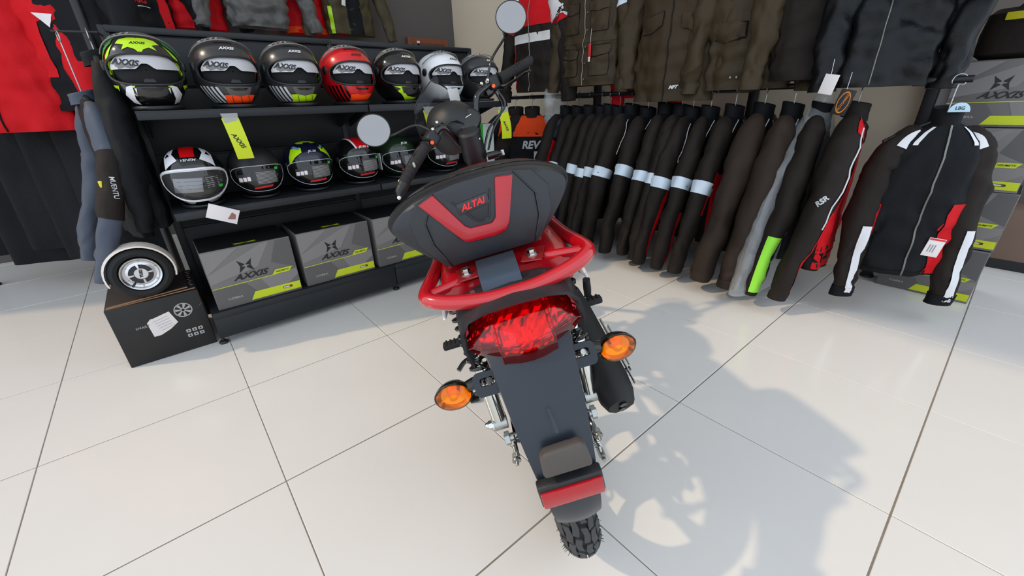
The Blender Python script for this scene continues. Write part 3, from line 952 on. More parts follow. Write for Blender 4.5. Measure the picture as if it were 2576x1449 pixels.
MB().tube(smooth_path([(.45, .13, .20), (.43, .17, .235), (.40, .22, .25), (.37, .25, .24)], 4), .0085, 10).build('gear_lever', M_BLACK_GLOSS, B)
mdir = V((-.80, -.05, -.36)).normalized()
tip = V((-.062, -.181, .302))
mx, my, mz = frame_from_dir(mdir)
oct_ = lambda r, q: [tip + mdir * q + mx * (r * math.cos(a)) + my * (r * 1.0 * math.sin(a)) for a in [2 * PI * j / 8 + PI / 8 for j in range(8)]]
mf = MB().loft([oct_(.030, -.42), oct_(.045, -.37), oct_(.050, -.30), oct_(.050, -.06), oct_(.046, -.02), oct_(.036, .006)], True).build('muffler', M_MUF, B, ang=50)
for q in (-.013, .013):
    c = tip + mdir * .006 + my * q + mx * 0.002
    MB().tube([c - mdir * .006, c + mdir * .005], .0095, 14).build('outlet', M_BLACK_GLOSS, mf)
MB().tube(smooth_path([tip - mdir * .42, tip - mdir * .50 + V((.02, .03, -.02)), V((.55, -.14, .24)), V((.72, -.08, .30)), V((.78, -.03, .40))], 5), .016, 12).build('exhaust_pipe', M_CHROME, B)
hs = V((0, -1, .25)).normalized()
hsd = MB()
for q0, q1, o_ in ((-.24, -.03, .0), (-.21, -.08, .010)):
    hsd.box((0, 0, 0), (.012, .004, (q1 - q0)), Mcols(my, mx, mdir, tip + mdir * ((q0 + q1) / 2) + hs * (.056 + o_)), bev=.001)
hsd.build('heat_shield', M_STEEL, mf)
MB().cyl(tip - mdir * .07 + hs * .050, tip - mdir * .07 + hs * .064, .006, 6).build('shield_bolt', M_BLACK_GLOSS, mf)

# ---- steering: fork, yoke cover, bars, lamp, screen, mirrors
fk = MB()
for s in (1, -1):
    fk.tube([(.02, s * .075, .16), (.02, s * .075, -.18)], .016, 14, STEER)
    fk.tube([(.02, s * .075, -.16), (.035, s * .075, -.44)], .022, 14, STEER)
fk.build('front_fork', M_CHROME, B)
MB().prism(rrect(.07, .19, .03), -.012, .012, STEER @ T(.01, 0, .14), bev=.004).build('yoke', M_BLACK_PL, B)
fg = [(.31 + .30 * math.cos(a), -.345 * 0 + .30 * math.sin(a), .055) for a in [rad(d) for d in range(20, 151, 10)]]
fgm = MB().loft([[V((.31 + r * math.cos(rad(d)), yy, -.345 + r * math.sin(rad(d)))) for yy, r in ((-.055, .285), (-.04, .297), (0, .302), (.04, .297), (.055, .285), (.05, .283), (0, .298), (-.05, .283))] for d in range(20, 151, 10)], True, False, STEER @ RotM('Y', 24)).build('front_mudguard', M_RED, B)
stem = MB().lathe([(.0001, .062), (.034, .060), (.041, .052), (.042, .03), (.045, -.03), (.045, -.05), (.040, -.055), (.040, -.10), (.0001, -.10)], 28, T(.775, -.022, .90) @ RotM('Y', -20)).build('yoke_cover', M_BLACK_PL, B)
for dy, dz, dx in ((-.03, .038, -.032), (-.020, .062, .0)):
    MB().sphere((.775 + dx, -.022 + dy, .90 + dz - .02), (.006, .006, .006), 10, 6).build('screw', M_CHROME, stem)
ig = MB().cyl((.75, -.065, .85), (.745, -.105, .85), .014, 16)
ig.cyl((.745, -.105, .85), (.744, -.118, .85), .009, 12)
ig.build('steering_lock', M_BLACK_GLOSS, stem)
MB().box((.744, -.122, .85), (.01, .012, .02), bev=.002).build('key', M_STEEL, stem)

# handlebar: right side rises then runs out, left side mirrored by the turned steering
barL = [(.80, .012, .895), (.775, .035, .945), (.750, .056, .985), (.742, .080, .985), (.73, .105, .968), (.70, .150, .935), (.660, .205, .886)]
barR = [(.80, -.055, .925), (.825, -.066, .98), (.848, -.088, 1.046), (.862, -.108, 1.064), (.885, -.140, 1.075), (.920, -.185, 1.088), (.960, -.265, 1.105)]
bar = MB().tube(smooth_path(barL, 6), .0115, 14).tube(smooth_path(barR, 6), .0115, 14).build('handlebar', M_BLACK_GLOSS, B)
def grip(a, b, end, label_side):
    a, b = V(a), V(b)
    d = (b - a)
    g = MB().tube([a, a + d * .02, a + d * .04, a + d * .5, b - d * .05, b], [.022, .024, .0185, .0165, .0175, .019], 20).build('grip', M_RUBBER, B)
    for k in range(7):
        MB().tube([a + d * (.15 + .10 * k), a + d * (.18 + .10 * k)], .0180, 18).build('grip_ring', M_RUBBER, g)
    MB().tube([b, b + d.normalized() * .012], [.0165, .012], 16).build('bar_end', M_BLACK_PL, g)
    return g
gl = grip((.712, .133, .948), (.625, .252, .848), 1, 'L')
gr_ = grip((.925, -.195, 1.090), (.995, -.338, 1.122), 1, 'R')
# throttle / switch housings
for s, p, d in ((1, (.728, .108, .965), (-.087, .119, -.10)), (-1, (.905, -.165, 1.083), (.07, -.143, .032))):
    p, d = V(p), V(d).normalized()
    x, y, z = frame_from_dir(d)
    sw = MB().box((0, 0, 0), (.042, .048, .045), Mcols(x, y, z, p), bev=.010, seg=3).build('switch_housing', M_BLACK_PL, B)
    q = p + V((-.022, 0.002, -.012))
    MB().cyl(q, q + V((-.010, 0, 0)), .0065, 14).build('switch_button', M_ORANGE, sw)
    # lever
    out = d
    fwd = V((.030, .050, -.012)) if s > 0 else V((.055, -.02, -.03))
    lv = MB().tube(smooth_path([p + fwd * .5, p + fwd + out * .03, p + fwd + out * .09, p + fwd * .9 + out * .15, p + fwd * .95 + out * .175], 4), [.011] * 5 + [.008] * 9 + [.006] * 2 + [.009], 10, None, True, False, .7).build('brake_lever', M_BLACK_GLOSS, B)
    pc = MB().box((0, 0, 0), (.035, .04, .04), Mcols(x, y, z, p - out * .035 + fwd * .35), bev=.006).build('lever_perch', M_BLACK_GLOSS, lv)
    for k in range(2):
        MB().sphere(p - out * (.020 + .03 * k) + V((-.018, 0, .016)), (.007, .007, .007), 10, 6).build('screw', M_CHROME, lv)
# near grip cap detail on the left bar
eb = MB().tube([(.632, .243, .855), (.612, .262, .835), (.606, .266, .826)], [.020, .017, .009], 16).build('hand_guard_end', M_BLACK_PL, B)
MB().sphere((.600, .268, .822), (.007, .007, .007), 10, 6).build('white_tip', M_WHITE, eb)
MB().lathe([(.0001, .001), (.008, .0015), (.0095, 0)], 16, T(.655, .192, .896) @ Mcols((.5, .5, 0), (0, 0, 1), V((-.8, -.2, .5)).normalized(), V((-.8, -.2, .5)).normalized() * .019)).build('grip_logo', M_PALE, gl)
# headlamp bowl with instruments
HD = V((math.cos(rad(38)), math.sin(rad(38)), -.1)).normalized()
hx, hy, hz = frame_from_dir(HD)
HM = Mcols(hx, hy, hz, (.872, .022, .972)) @ Matrix.Scale(1.22, 4)
hl = MB().lathe([(.0001, -.078), (.03, -.074), (.055, -.058), (.072, -.030), (.078, 0), (.079, .035), (.074, .042)], 32, HM).build('headlamp', M_BLACK_PL, B)
MB().lathe([(.074, .040), (.06, .052), (.03, .060), (.0001, .062)], 28, HM).build('headlamp_lens', mat('clear_lens', (230, 232, 235), .05, trans=.9), hl)
GM = T(.800, -.036, .988) @ Mcols((0, -1, 0), (.62, 0, .78), (-.78, 0, .62), (0, 0, 0)) @ Matrix.Scale(1.2, 4)
gg = MB().lathe([(.0001, -.03), (.03, -.03), (.038, -.01), (.040, .0), (.038, .004), (.0345, .005)], 28, GM).build('speedometer', M_BLACK_GLOSS, hl)
MB().lathe([(.0345, .004), (.02, .0055), (.0001, .006)], 28, GM).build('dial', mat('dial_black', (30, 32, 34), .12, coat=.6), gg)
MB().prism([(-.016, -.001), (.012, .008), (.013, .010), (-.015, .002)], .007, .0075, GM).build('needle', M_WHITE, gg)
# smoked fly screen
sc_rows = []
SMX = Mcols(V((-HD.y, HD.x, 0)).normalized() * -1, (0, 0, 1), -HD, (.905, .040, 1.05))
half = [(.085, -.085), (.105, -.02), (.098, .045), (.075, .088), (.035, .105)]
rings = []
for k in range(9):
    t = k / 8
    yv = -.085 + .19 * t
    hw = .082 + .026 * math.sin(PI * min(1, t * .95 + .08)) - .055 * t ** 5
    rings.append([V((hw * u, yv - .018 * u * u * t, -.045 * u * u + .05 * t - .03)) for u in [-1 + 2 * j / 12 for j in range(13)]])
MB().loft(rings, False, False, SMX, False).build('fly_screen', M_SMOKE, hl)
edge = [r[0] for r in rings] + rings[-1][1:-1] + [r[-1] for r in rings][::-1]
MB().tube(edge, .0022, 6, SMX).build('screen_edge', M_BLACK_GLOSS, hl)
MB().prism([(-.026, -.024), (.022, -.026), (.024, .020), (-.024, .024)], 0, .004, SMX @ T(.062, .030, .004), bev=.001).build('white_sticker', mat('white_pad', (196, 192, 190), .5), hl)
# cables
cb = MB()
for pts in ([(.74, .09, .96), (.76, .03, 1.0), (.79, -.02, .97), (.80, -.05, .90), (.79, -.03, .83)],
            [(.905, -.17, 1.07), (.88, -.19, 1.0), (.86, -.14, .96), (.85, -.10, .93), (.84, -.06, .86)],
            [(.90, -.16, 1.07), (.93, -.18, .99), (.90, -.12, .92), (.86, -.08, .86)],
            [(.755, .07, .975), (.79, .06, 1.0), (.82, .02, .96), (.81, .0, .88)]):
    cb.tube(smooth_path(pts, 6), .0042, 8)
cb.build('control_cables', M_BLACK_GLOSS, B)
# mirrors
for s, base, ctr, via, R_ in ((1, (.735, .100, .985), (.715, .287, 1.041), (.735, .15, 1.02), .053), (-1, (.89, -.145, 1.09), (.975, -.300, 1.278), (.905, -.185, 1.16), .055)):
    base, ctr, via = V(base), V(ctr), V(via)
    # the glass faces the rider, i.e. the rear
    nrm = V((-1, -.05 * s, .06)).normalized()
    x, y, z = frame_from_dir(nrm)
    MM = Mcols(x, y, z, ctr)
    elong = Matrix.Diagonal((1.08, 1.0, 1.0, 1.0))
    mr = MB().lathe([(.0001, -.022), (R_ * .6, -.018), (R_ * .95, -.006), (R_, .001), (R_ * .985, .004), (R_ * .94, .003)], 36, MM @ elong).build('mirror', M_BLACK_PL, B)
    MB().lathe([(.0001, .0022), (R_ * .5, .0022), (R_ * .945, .0018)], 36, MM @ elong).build('mirror_glass', M_MIRROR, mr)
    low = ctr + V((.012, -s * .045, -.03)) if s > 0 else ctr + V((.012, .03, -.048))
    MB().tube(smooth_path([base, via, low, ctr + V((.015, 0, 0))], 5), .0045, 10).build('mirror_stalk', M_BLACK_GLOSS, mr)
    MB().sphere(base, (.009, .009, .009), 10, 6).build('stalk_nut', M_CHROME, mr)
# ================================================================ helmets
HW, HL, HH, HZ = .122, .152, .130, .130
def hsurf(d, k=1.0):
    d = V(d).normalized()
    p = 2.35
    s = (abs(d.x) ** p + abs(d.y) ** p + abs(d.z) ** p) ** (-1 / p)
    x, y, z = d.x * s * HW, d.y * s * HL, d.z * s * HH
    if d.z < .15 and d.y < 0:
        t = min(1, (.15 - d.z) / .6) * (-d.y)
        y -= .016 * t
        x *= 1 - .10 * t * abs(d.x)
    if d.z < -.2:
        x *= 1 - .22 * (-.2 - d.z)
    z = max(z, -.118)
    return V((x * k, y * k, HZ + (z if k >= 1 else z * k) * 1.0 + (z * (k - 1) if k > 1 else 0)))

def dir_ab(al, be, tilt=.05):
    """angle al away from the front axis, be around it (0 = wearer's left seen right, 90 = up)"""
    d = V((math.sin(al) * math.cos(be), -math.cos(al), math.sin(al) * math.sin(be)))
    return Matrix.Rotation(-tilt, 3, 'X') @ d

def open_al(be, ah, au, ad, n=2.6):
    av = au if math.sin(be) > 0 else ad
    return ((abs(math.cos(be)) / ah) ** n + (abs(math.sin(be)) / av) ** n) ** (-1 / n)

def helmet(name, M, label, group, shell_m, opening=(66, 25, 22), rim_m=None, inner_m=None, tilt=.03):
    o = empty(name, M, label, 'helmet', group)
    ah, au, ad = [rad(a) for a in opening]
    nb, na = 64, 26
    rings = []
    lipk = (.93, .975, 1.0)
    for k in lipk[:2]:
        rings.append([hsurf(dir_ab(open_al(b, ah, au, ad), b, tilt), k) for b in [2 * PI * j / nb for j in range(nb)]])
    for i in range(na):
        t = i / (na - 1)
        rings.append([hsurf(dir_ab(open_al(b, ah, au, ad) + (PI - .02 - open_al(b, ah, au, ad)) * t ** 1.15, b, tilt)) for b in [2 * PI * j / nb for j in range(nb)]])
    shell = MB().loft(rings, False).build('shell', shell_m, o, ang=60)
    rim = MB().tube([hsurf(dir_ab(open_al(b, ah, au, ad) - .012, b, tilt), .995) for b in [2 * PI * j / nb for j in range(nb)]], .0045, 6, None, False, True).build('eyeport_trim', rim_m or M_BLACK_PL, o)
    MB().loft([[hsurf(dir_ab(a, b), .86) for b in [2 * PI * j / 32 for j in range(32)]] for a in [.02 + (PI * .8) * i / 12 for i in range(13)]], False).build('liner', inner_m or mat('liner_black', (20, 20, 22), .9), o, ang=60)
    MB().tube([V((p.x, p.y, .008)) for p in [hsurf((math.cos(a) * .95, math.sin(a) * .9, -.93)) for a in [2 * PI * j / 40 for j in range(40)]]], .007, 8, None, False, True).build('neck_trim', M_BLACK_PL, o)
    return o, shell

FRONT = Mcols((1, 0, 0), (0, 0, 1), (0, -1, 0), (0, -.4, 0))
_n = V((0, -.78, .626)).normalized()
BROW = Mcols((1, 0, 0), V((0, .626, .78)).normalized(), _n, V((0, 0, .13)) + _n * .3)
LEFTV = Mcols((0, -1, 0), (0, 0, 1), (-1, 0, 0), (-.4, 0, 0))        # viewer's left side
_s = V((-.62, -.78, 0)).normalized()
QL = Mcols(V((.78, -.62, 0)), (0, 0, 1), _s, _s * .4)                # three-quarter left
_s2 = V((.62, -.78, 0)).normalized()
QR = Mcols(V((.78, .62, 0)), (0, 0, 1), _s2, _s2 * .4)

M_VIS = mat('clear_visor', (215, 218, 216), .05, alpha=.16, spec=.8)
M_VISD = mat('dark_visor', (60, 58, 56), .05, trans=.85, ior=1.1, coat=1.0)
M_FILM = mat('visor_film', (190, 192, 190), .35, alpha=.5)
M_SUNV = mat('white_lens_film', (188, 186, 188), .35)
M_GREYP = mat('painted_lens_reflection', (108, 106, 106), .3)  # colour of the reflection painted on the inner lens
M_LIME = mat('lime_gloss', (178, 222, 20), .3, coat=.3)
M_ORG = mat('fluo_orange', (255, 74, 18), .35)
M_GREEN = mat('green_gloss', (20, 140, 50), .3)
M_REDG = mat('red_gloss', (196, 14, 22), .25, coat=.4)
M_DKRED = mat('dark_red_gloss', (70, 8, 10), .3)
M_WGL = mat('white_gloss', (226, 226, 228), .25, coat=.4)
M_SIL = mat('silver_print', (190, 192, 194), .4)
M_BLUE = mat('pale_blue_print', (90, 150, 190), .4)
M_NAVY = mat('navy_gloss', (16, 20, 44), .25, coat=.4)
M_MATB = mat('matte_black', (28, 28, 29), .55)
M_BG = mat('black_lacquer', (14, 14, 15), .12, coat=.5)
M_DKGREY = mat('dark_grey_gloss', (44, 44, 46), .28, coat=.3)
M_OLG = mat('dark_green_gloss', (24, 40, 24), .25, coat=.4)
M_REDS = mat('red_sticker', (205, 40, 44), .5)
M_GRNS = mat('green_sticker', (40, 200, 60), .5)
M_LBL = mat('dark_label', (52, 50, 50), .4)
M_LTX = mat('label_grey_text', (142, 140, 138), .5)

def visor_patch(al_list, be_rng, k, rot=0.0, n=28):
    pass

def raised_visor(o, tint, sticker=True):
    # band of the shell lifted to the crown, hinged at the temples
    rings = []
    el0, el1 = rad(56), rad(98)
    for i in range(11):
        e = el0 + (el1 - el0) * i / 10
        row = []
        for j in range(25):
            az = rad(-86 + 172 * j / 24)
            hinge = abs(az) / rad(86)
            ee = rad(8) + (e - rad(8)) * (math.cos(az * .92) ** .55 if math.cos(az * .92) > 0 else 0)
            d = V((math.sin(az) * math.cos(ee), -math.cos(az) * math.cos(ee), math.sin(ee)))
            row.append(hsurf(d, 1.085 - .03 * hinge ** 2))
        rings.append(row)
    v = MB().loft(rings, False, False, None, False).build('visor', tint, o, ang=60)
    MB().tube(rings[0], .0022, 6).build('visor_edge', mat('visor_edge_grey', (120, 118, 112), .2), v)
    bv = bvh_of([v])
    if sticker:
        wrap_poly([(-.085, -.020), (-.018, -.020), (-.018, .034), (-.085, .034)], bv, BROW @ T(0.0, .02, 0) @ RotM('Z', -8), M_FILM, v, 'film', .0015, .014)
        wrap_text('AXXIS', .075, bv, BROW @ T(-.058, .045, 0) @ RotM('Z', -4), M_BLACK_PRINT, v, .4, .03, .003)
        for k in range(8):
            wrap_poly(ngon(8, .0035, -.088 + .009 * k, .012 - .002 * k), bv, BROW, M_LBL, v, 'film_dot', .003, .02)
    for s in (1, -1):
        MB().lathe([(.0001, .008), (.014, .007), (.019, .003), (.020, -.006)], 20, Mcols((0, 1, 0), (0, 0, 1), (1, 0, 0), (0, 0, 0)) if 0 else Mcols((0, s, 0), (0, 0, 1), (s, 0, 0), (s * (HW - .002), -.030, .155))).build('visor_pivot', M_BLACK_PL, o)
    return v

def sun_visor(o):
    # white film over the drop-down lens in the upper half of the eyeport
    rings = []
    for j in range(31):
        az = rad(-58 + 116 * j / 30)
        col = []
        notch = .19 if abs(az) < rad(5) else (.19 - .15 * min(1, (abs(math.degrees(az)) - 5) / 9))
        for i in range(7):
            e0 = .02 + max(0, notch) * 1.0
            e1 = .50 * (1 - (abs(az) / rad(64)) ** 3.2)
            e = e0 + (max(e1, e0 + .01) - e0) * i / 6
            d = V((math.sin(az) * math.cos(e), -math.cos(az) * math.cos(e), math.sin(e)))
            col.append(hsurf(d, .945))
        rings.append(col)
    v = MB().loft(rings, False, False, None, False).build('inner_lens', M_SUNV, o, ang=60)
    bv = bvh_of([v])
    wrap_poly([(-.085, .136), (-.03, .134), (-.018, .148), (-.03, .152), (-.085, .158)], bv, FRONT, M_GREYP, v, 'painted_reflection', .0012, .012)  # grey reflection painted on the inner lens as a flat patch
    wrap_text('AXXIS', .080, bv, FRONT @ T(-.052, .160, 0) @ RotM('Z', -7), M_BLACK_PRINT, v, .35, .035, .0025)
    # nose guard and breath deflector
    MB().prism([(-.022, 0), (.022, 0), (.010, .022), (-.010, .022)], -.004, .004, Mcols((1, 0, 0), V((0, .3, .95)).normalized(), V((0, -.95, .3)).normalized(), (0, -.137, .092)), bev=.003).build('breath_guard', M_BLACK_PL, o)
    return v

def brow_vent(o, bvh, m=None):
    wrap_poly([(x, y - .03) for x, y in [(-.035, .062), (.035, .062), (.030, .070), (0, .073), (-.030, .070)]], bvh, BROW, m or M_BG, o, 'vent', .002)

def chin_vent(o, bvh, m):
    wrap_poly([(-.048, .080), (.048, .080), (.036, .052), (0, .044), (-.036, .052)], bvh, FRONT, m, o, 'chin_vent', .003, .01)
    wrap_poly([(-.034, .075), (.034, .075), (.020, .066), (-.020, .066)], bvh, FRONT, M_BG, o, 'vent_slot', .0045, .01)

GT = 'open-visor helmets on the top tier'
ZT = 1.038
top = [(.650, .50), (.918, .505), (1.178, .505), (1.445, .51), (1.714, .51), (1.995, .515), (2.262, .52)]
def htop(i, label, m):
    M = T(top[i][0], top[i][1] + .08, ZT) @ RotM('Z', (-2, 3, 2, 3, 0, 2, 0)[i]) @ Matrix.Scale(1.0, 4)
    o, sh_ = helmet('full_face_helmet', M, label, GT, m)
    bv = bvh_of([sh_])
    sun_visor(o)
    raised_visor(o, M_VIS)
    return o, bv
# 1 - lime crest
o, bv = htop(0, 'black helmet with lime green crest on the forehead, leftmost on top tier', M_BG)
crest = [(-.062, .030), (-.050, .048), (-.030, .052), (-.018, .062), (0, .052), (.018, .062), (.030, .052), (.050, .048), (.062, .030), (.040, .016), (.050, -.004), (.030, .004), (.012, -.006), (0, -.024), (-.012, -.006), (-.030, .004), (-.050, -.004), (-.040, .016)]
wrap_poly(crest, bv, BROW @ T(0, -.022, 0), M_LIME, o, 'crest', .0016)
wrap_text('AXXIS', .048, bv, BROW @ T(0, 0.0, 0), M_BLACK_PRINT, o, .35, .03, .003)
for s in (1, -1):
    wrap_poly([(s * x, y) for x, y in ((.060, .062), (.100, .040), (.118, -.005), (.100, .010), (.075, .022))], bv, BROW, M_GREEN, o, 'graphic', .0015)
    wrap_poly([(s * x, y) for x, y in ((.070, .012), (.102, -.010), (.112, -.05), (.098, -.040), (.090, -.018))], bv, BROW, M_LIME, o, 'graphic', .0016)
    wrap_poly([(s * x, y) for x, y in ((.055, .085), (.075, .080), (.085, .055), (.070, .028), (.050, .020), (.060, .040))], bv, FRONT, M_WGL, o, 'fang', .0016)
    wrap_poly([(s * x, y) for x, y in ((.040, .092), (.058, .096), (.066, .080), (.052, .076))], bv, FRONT, M_LIME, o, 'graphic', .002)
    wrap_poly([(s * x, y) for x, y in ((.035, .076), (.043, .078), (.040, .058))], bv, FRONT, M_WGL, o, 'tooth', .0016)
    wrap_poly([(s * x, y) for x, y in ((.046, .074), (.052, .075), (.050, .055))], bv, FRONT, M_WGL, o, 'tooth', .0016)
    wrap_poly([(s * x, y) for x, y in ((.095, .085), (.112, .09), (.105, .05))], bv, FRONT, M_LIME, o, 'graphic', .0016)
wrap_poly([(-.11, .19), (-.13, .16), (-.07, .10), (-.02, .14), (-.05, .19)], bv, LEFTV, M_GREEN, o, 'graphic', .0016)
brow_vent(o, bv)
chin_vent(o, bv, M_DKGREY)
# 2, 3 - striped chin
for i, (cm, lab) in enumerate(((M_ORG, 'dark grey helmet with fluorescent orange chin strip and white slashes'), (M_LIME, 'dark grey helmet with lime chin strip and white slashes'))):
    o, bv = htop(1 + i, lab, M_DKGREY)
    wrap_text('AXXIS', .056, bv, BROW @ T(0, -.006, 0), M_WGL, o, .4, .04, .003)
    for k in range(5):
        x0 = -.105 + .021 * k
        wrap_poly([(x0, .088 - .002 * k), (x0 + .012, .088 - .002 * k), (x0 + .026, .022), (x0 + .015, .022)], bv, QL @ T(.035, 0, 0), M_SIL, o, 'slash', .0016)
    wrap_poly([(-.052, .050), (.058, .050), (.048, .022), (-.042, .020)], bv, FRONT, cm, o, 'chin_strip', .0022)
    for k in range(3):
        wrap_poly([(-.030 + .03 * k, .048), (-.028 + .03 * k, .048), (-.020 + .03 * k, .022), (-.022 + .03 * k, .022)], bv, FRONT, M_DKGREY, o, 'pinstripe', .003)
    wrap_poly([(.078, .015), (.104, -.012), (.108, -.045), (.096, -.03), (.086, -.010)], bv, BROW, cm, o, 'graphic', .0016)
    chin_vent(o, bv, mat('smoky_grey', (84, 82, 80), .3))
    brow_vent(o, bv)
# 4 - red
o, bv = htop(3, 'red helmet with black stripes and orange chin strip on the top tier', M_REDG)
wrap_text('AXXIS', .056, bv, BROW @ T(.01, -.006, 0), M_DKRED, o, .4, .04, .003)
for k in range(5):
    x0 = -.110 + .022 * k
    wrap_poly([(x0, .088), (x0 + .011, .088), (x0 + .026, .018), (x0 + .014, .018)], bv, QL @ T(.035, 0, 0), M_BG, o, 'slash', .0016)
wrap_poly([(-.05, .048), (.058, .050), (.048, .020), (-.042, .018)], bv, FRONT, M_ORG, o, 'chin_strip', .0022)
wrap_poly([(-.12, .20), (-.14, .15), (-.08, .10), (-.03, .12), (-.07, .15), (-.09, .19)], bv, LEFTV, M_BG, o, 'graphic', .0016)
chin_vent(o, bv, M_REDG)
brow_vent(o, bv)
# 5 - black with lime
o, bv = htop(4, 'glossy black helmet with angular lime chin shape on the top tier', M_BG)
wrap_text('AXXIS', .056, bv, BROW @ T(.01, -.006, 0), M_WGL, o, .4, .04, .003)
wrap_poly([(-.075, .082), (-.020, .080), (.005, .066), (-.030, .052), (-.010, .036), (.030, .030), (.075, .034), (.070, .020), (-.015, .018), (-.045, .048), (-.062, .060), (-.05, .07)], bv, FRONT, M_LIME, o, 'graphic', .002)
wrap_poly([(-.13, .21), (-.15, .13), (-.10, .15), (-.06, .10), (-.02, .10), (-.06, .17), (-.09, .21)], bv, LEFTV, M_LIME, o, 'graphic', .0016)
wrap_poly([(.06, .08), (.10, .05), (.11, .0), (.09, .02)], bv, BROW, M_LIME, o, 'graphic', .0016)
chin_vent(o, bv, M_DKGREY)
# 6 - white
o, bv = htop(5, 'white helmet with open clear visor behind the motorcycle screen', M_WGL)
wrap_text('AXXIS', .056, bv, BROW @ T(.02, -.006, 0), M_DKGREY, o, .4, .04, .003)
wrap_poly([(-.05, .048), (.058, .050), (.048, .020), (-.042, .018)], bv, FRONT, M_SIL, o, 'chin_strip', .0022)
chin_vent(o, bv, M_SIL)
# 7 - graphite
o, bv = htop(6, 'graphite helmet at the far right end of the top tier', M_DKGREY)
wrap_text('AXXIS', .056, bv, BROW @ T(.02, -.006, 0), M_WGL, o, .4, .04, .003)
chin_vent(o, bv, M_MATB)

# ---- second tier: closed visors
G2 = 'closed-visor helmets on the middle tier'
Z2 = .642
def closed_visor(o, tint, edge_m, labels=True, opening=(72, 24, 32), tilt=-.13):
    ah, au, ad = [rad(a) for a in opening]
    rings = []
    for i in range(9):
        f = i / 8
        rings.append([hsurf(dir_ab(max(.004, open_al(b, ah, au, ad) * f), b, tilt), 1.035) for b in [2 * PI * j / 48 for j in range(48)]])
    v = MB().loft(rings, False).build('visor', tint, o, ang=60)
    MB().tube(rings[-1], .0018, 6, None, False, True).build('visor_edge', edge_m, v)
    bv = bvh_of([v])
    if labels:
        wrap_poly([(-.100, .110), (-.048, .118), (-.048, .158), (-.100, .150)], bv, FRONT @ T(0, -.022, 0), M_LBL, v, 'label', .001)
        for k in range(3):
            wrap_poly(rrect(.013, .020, .002, 2, cx=-.091 + .016 * k, cy=.126 + .0025 * k), bv, FRONT @ T(0, -.022, 0), M_CARD_W, v, 'pictogram', .0022)
        wrap_poly([(-.030, .098), (.072, .104), (.072, .170), (-.030, .172)], bv, FRONT @ T(0, -.022, 0), M_LBL, v, 'label', .001)
        for k in range(10):
            wrap_poly([(-.026, .160 - .006 * k), (.066, .160 - .006 * k), (.066, .157 - .006 * k), (-.026, .157 - .006 * k)], bv, FRONT @ T(0, -.022, 0), M_LTX, v, 'label_line', .0022, .03)
        wrap_poly(rrect(.016, .012, .001, 1, cx=.074, cy=.170), bv, FRONT @ T(0, -.022, 0), M_GRNS, v, 'price_dot', .003)
        wrap_poly([(-.046, .078), (.040, .084), (.040, .094), (-.044, .088)], bv, FRONT @ T(0, -.022, 0), M_REDS, v, 'red_sticker', .0025)
    return v
row2 = [(.692, .545, .95, -6), (.932, .565, .90, 0), (1.172, .56, .90, 2), (1.425, .565, .90, 4), (1.668, .57, .90, 4), (1.965, .575, .90, 4)]
def hrow(i, label, m, edge_m=None, labels=True, tint=None):
    x, y, s, yaw = row2[i]
    o, sh_ = helmet('closed_helmet', T(x, y + .07, Z2) @ RotM('Z', yaw) @ Matrix.Scale(s, 4), label, G2, m, (66, 21, 27), tilt=-.12)
    bv = bvh_of([sh_])
    v = closed_visor(o, tint or M_VISD, edge_m or M_SIL, labels)
    for s_ in (1, -1):
        MB().lathe([(.0001, .006), (.014, .005), (.019, .001), (.020, -.006)], 20, Mcols((0, s_, 0), (0, 0, 1), (s_, 0, 0), (s_ * (HW - .001), -.028, .142))).build('visor_pivot', M_BLACK_PL, o)
    return o, bv
def jk(o, bv, m=None):
    lt = wrap_text('JK-20', .046, bv, BROW @ T(0, -.016, 0), m or M_SIL, o, .3, .03, .0035)
# white floral
o, bv = hrow(0, 'white, red and black helmet with floral chin print on the middle tier', M_BG, M_WGL, False, mat('grey_smoke_visor', (120, 118, 116), .05, trans=.8, ior=1.1, coat=1.0))
wrap_poly([(-.028, .095), (.028, .095), (.026, .0), (-.026, .0)], bv, BROW, M_REDG, o, 'centre_stripe', .0018)
for s in (1, -1):
    wrap_poly([(s * x, y) for x, y in ((.045, .075), (.065, .070), (.085, .035), (.090, -.03), (.040, -.012), (.055, .03))], bv, BROW, M_WGL, o, 'graphic', .0018)
    wrap_poly([(s * x, y) for x, y in ((.070, .045), (.080, .022), (.064, .024))], bv, BROW, M_BG, o, 'graphic', .003)
    wrap_poly([(s * x, y) for x, y in ((.095, .066), (.060, .058), (.034, .046), (.022, .030), (.036, .012), (.085, .014), (.10, .035))], bv, FRONT, M_WGL, o, 'graphic', .0018)
    for k in range(4):
        wrap_poly(ngon(10, .008 - .001 * k, s * (.085 - .012 * k), .048 - .007 * k + .01 * (k % 2)), bv, FRONT, mat('grey_floral', (120, 118, 118), .4), o, 'flower', .003)
    wrap_poly([(s * x, y) for x, y in ((.100, .16), (.118, .15), (.118, .11), (.100, .115))], bv, FRONT, M_WGL, o, 'graphic', .0018)
    for k in range(2):
        pass
ah, au, ad = rad(75), rad(27), rad(35)
MB().tube([hsurf(dir_ab(open_al(2 * PI * j / 48, ah, au, ad), 2 * PI * j / 48, -.13), 1.015) for j in range(48)], .0055, 8, None, False, True).build('white_frame', M_WGL, o)
wrap_text('VENEM', .056, bv, BROW @ T(0, -.016, 0), M_SIL, o, .3, .02, .0035)
vis = [c for c in o.children if c.name.startswith('visor') and not c.name.startswith('visor_p')][0]
bvv = bvh_of([vis])
wrap_poly([(-.085, .098), (.02, .096), (.03, .155), (-.075, .160)], bvv, FRONT @ T(0, -.018, 0), mat('silver_film', (128, 128, 130), .25, .4), vis, 'film', .0012)
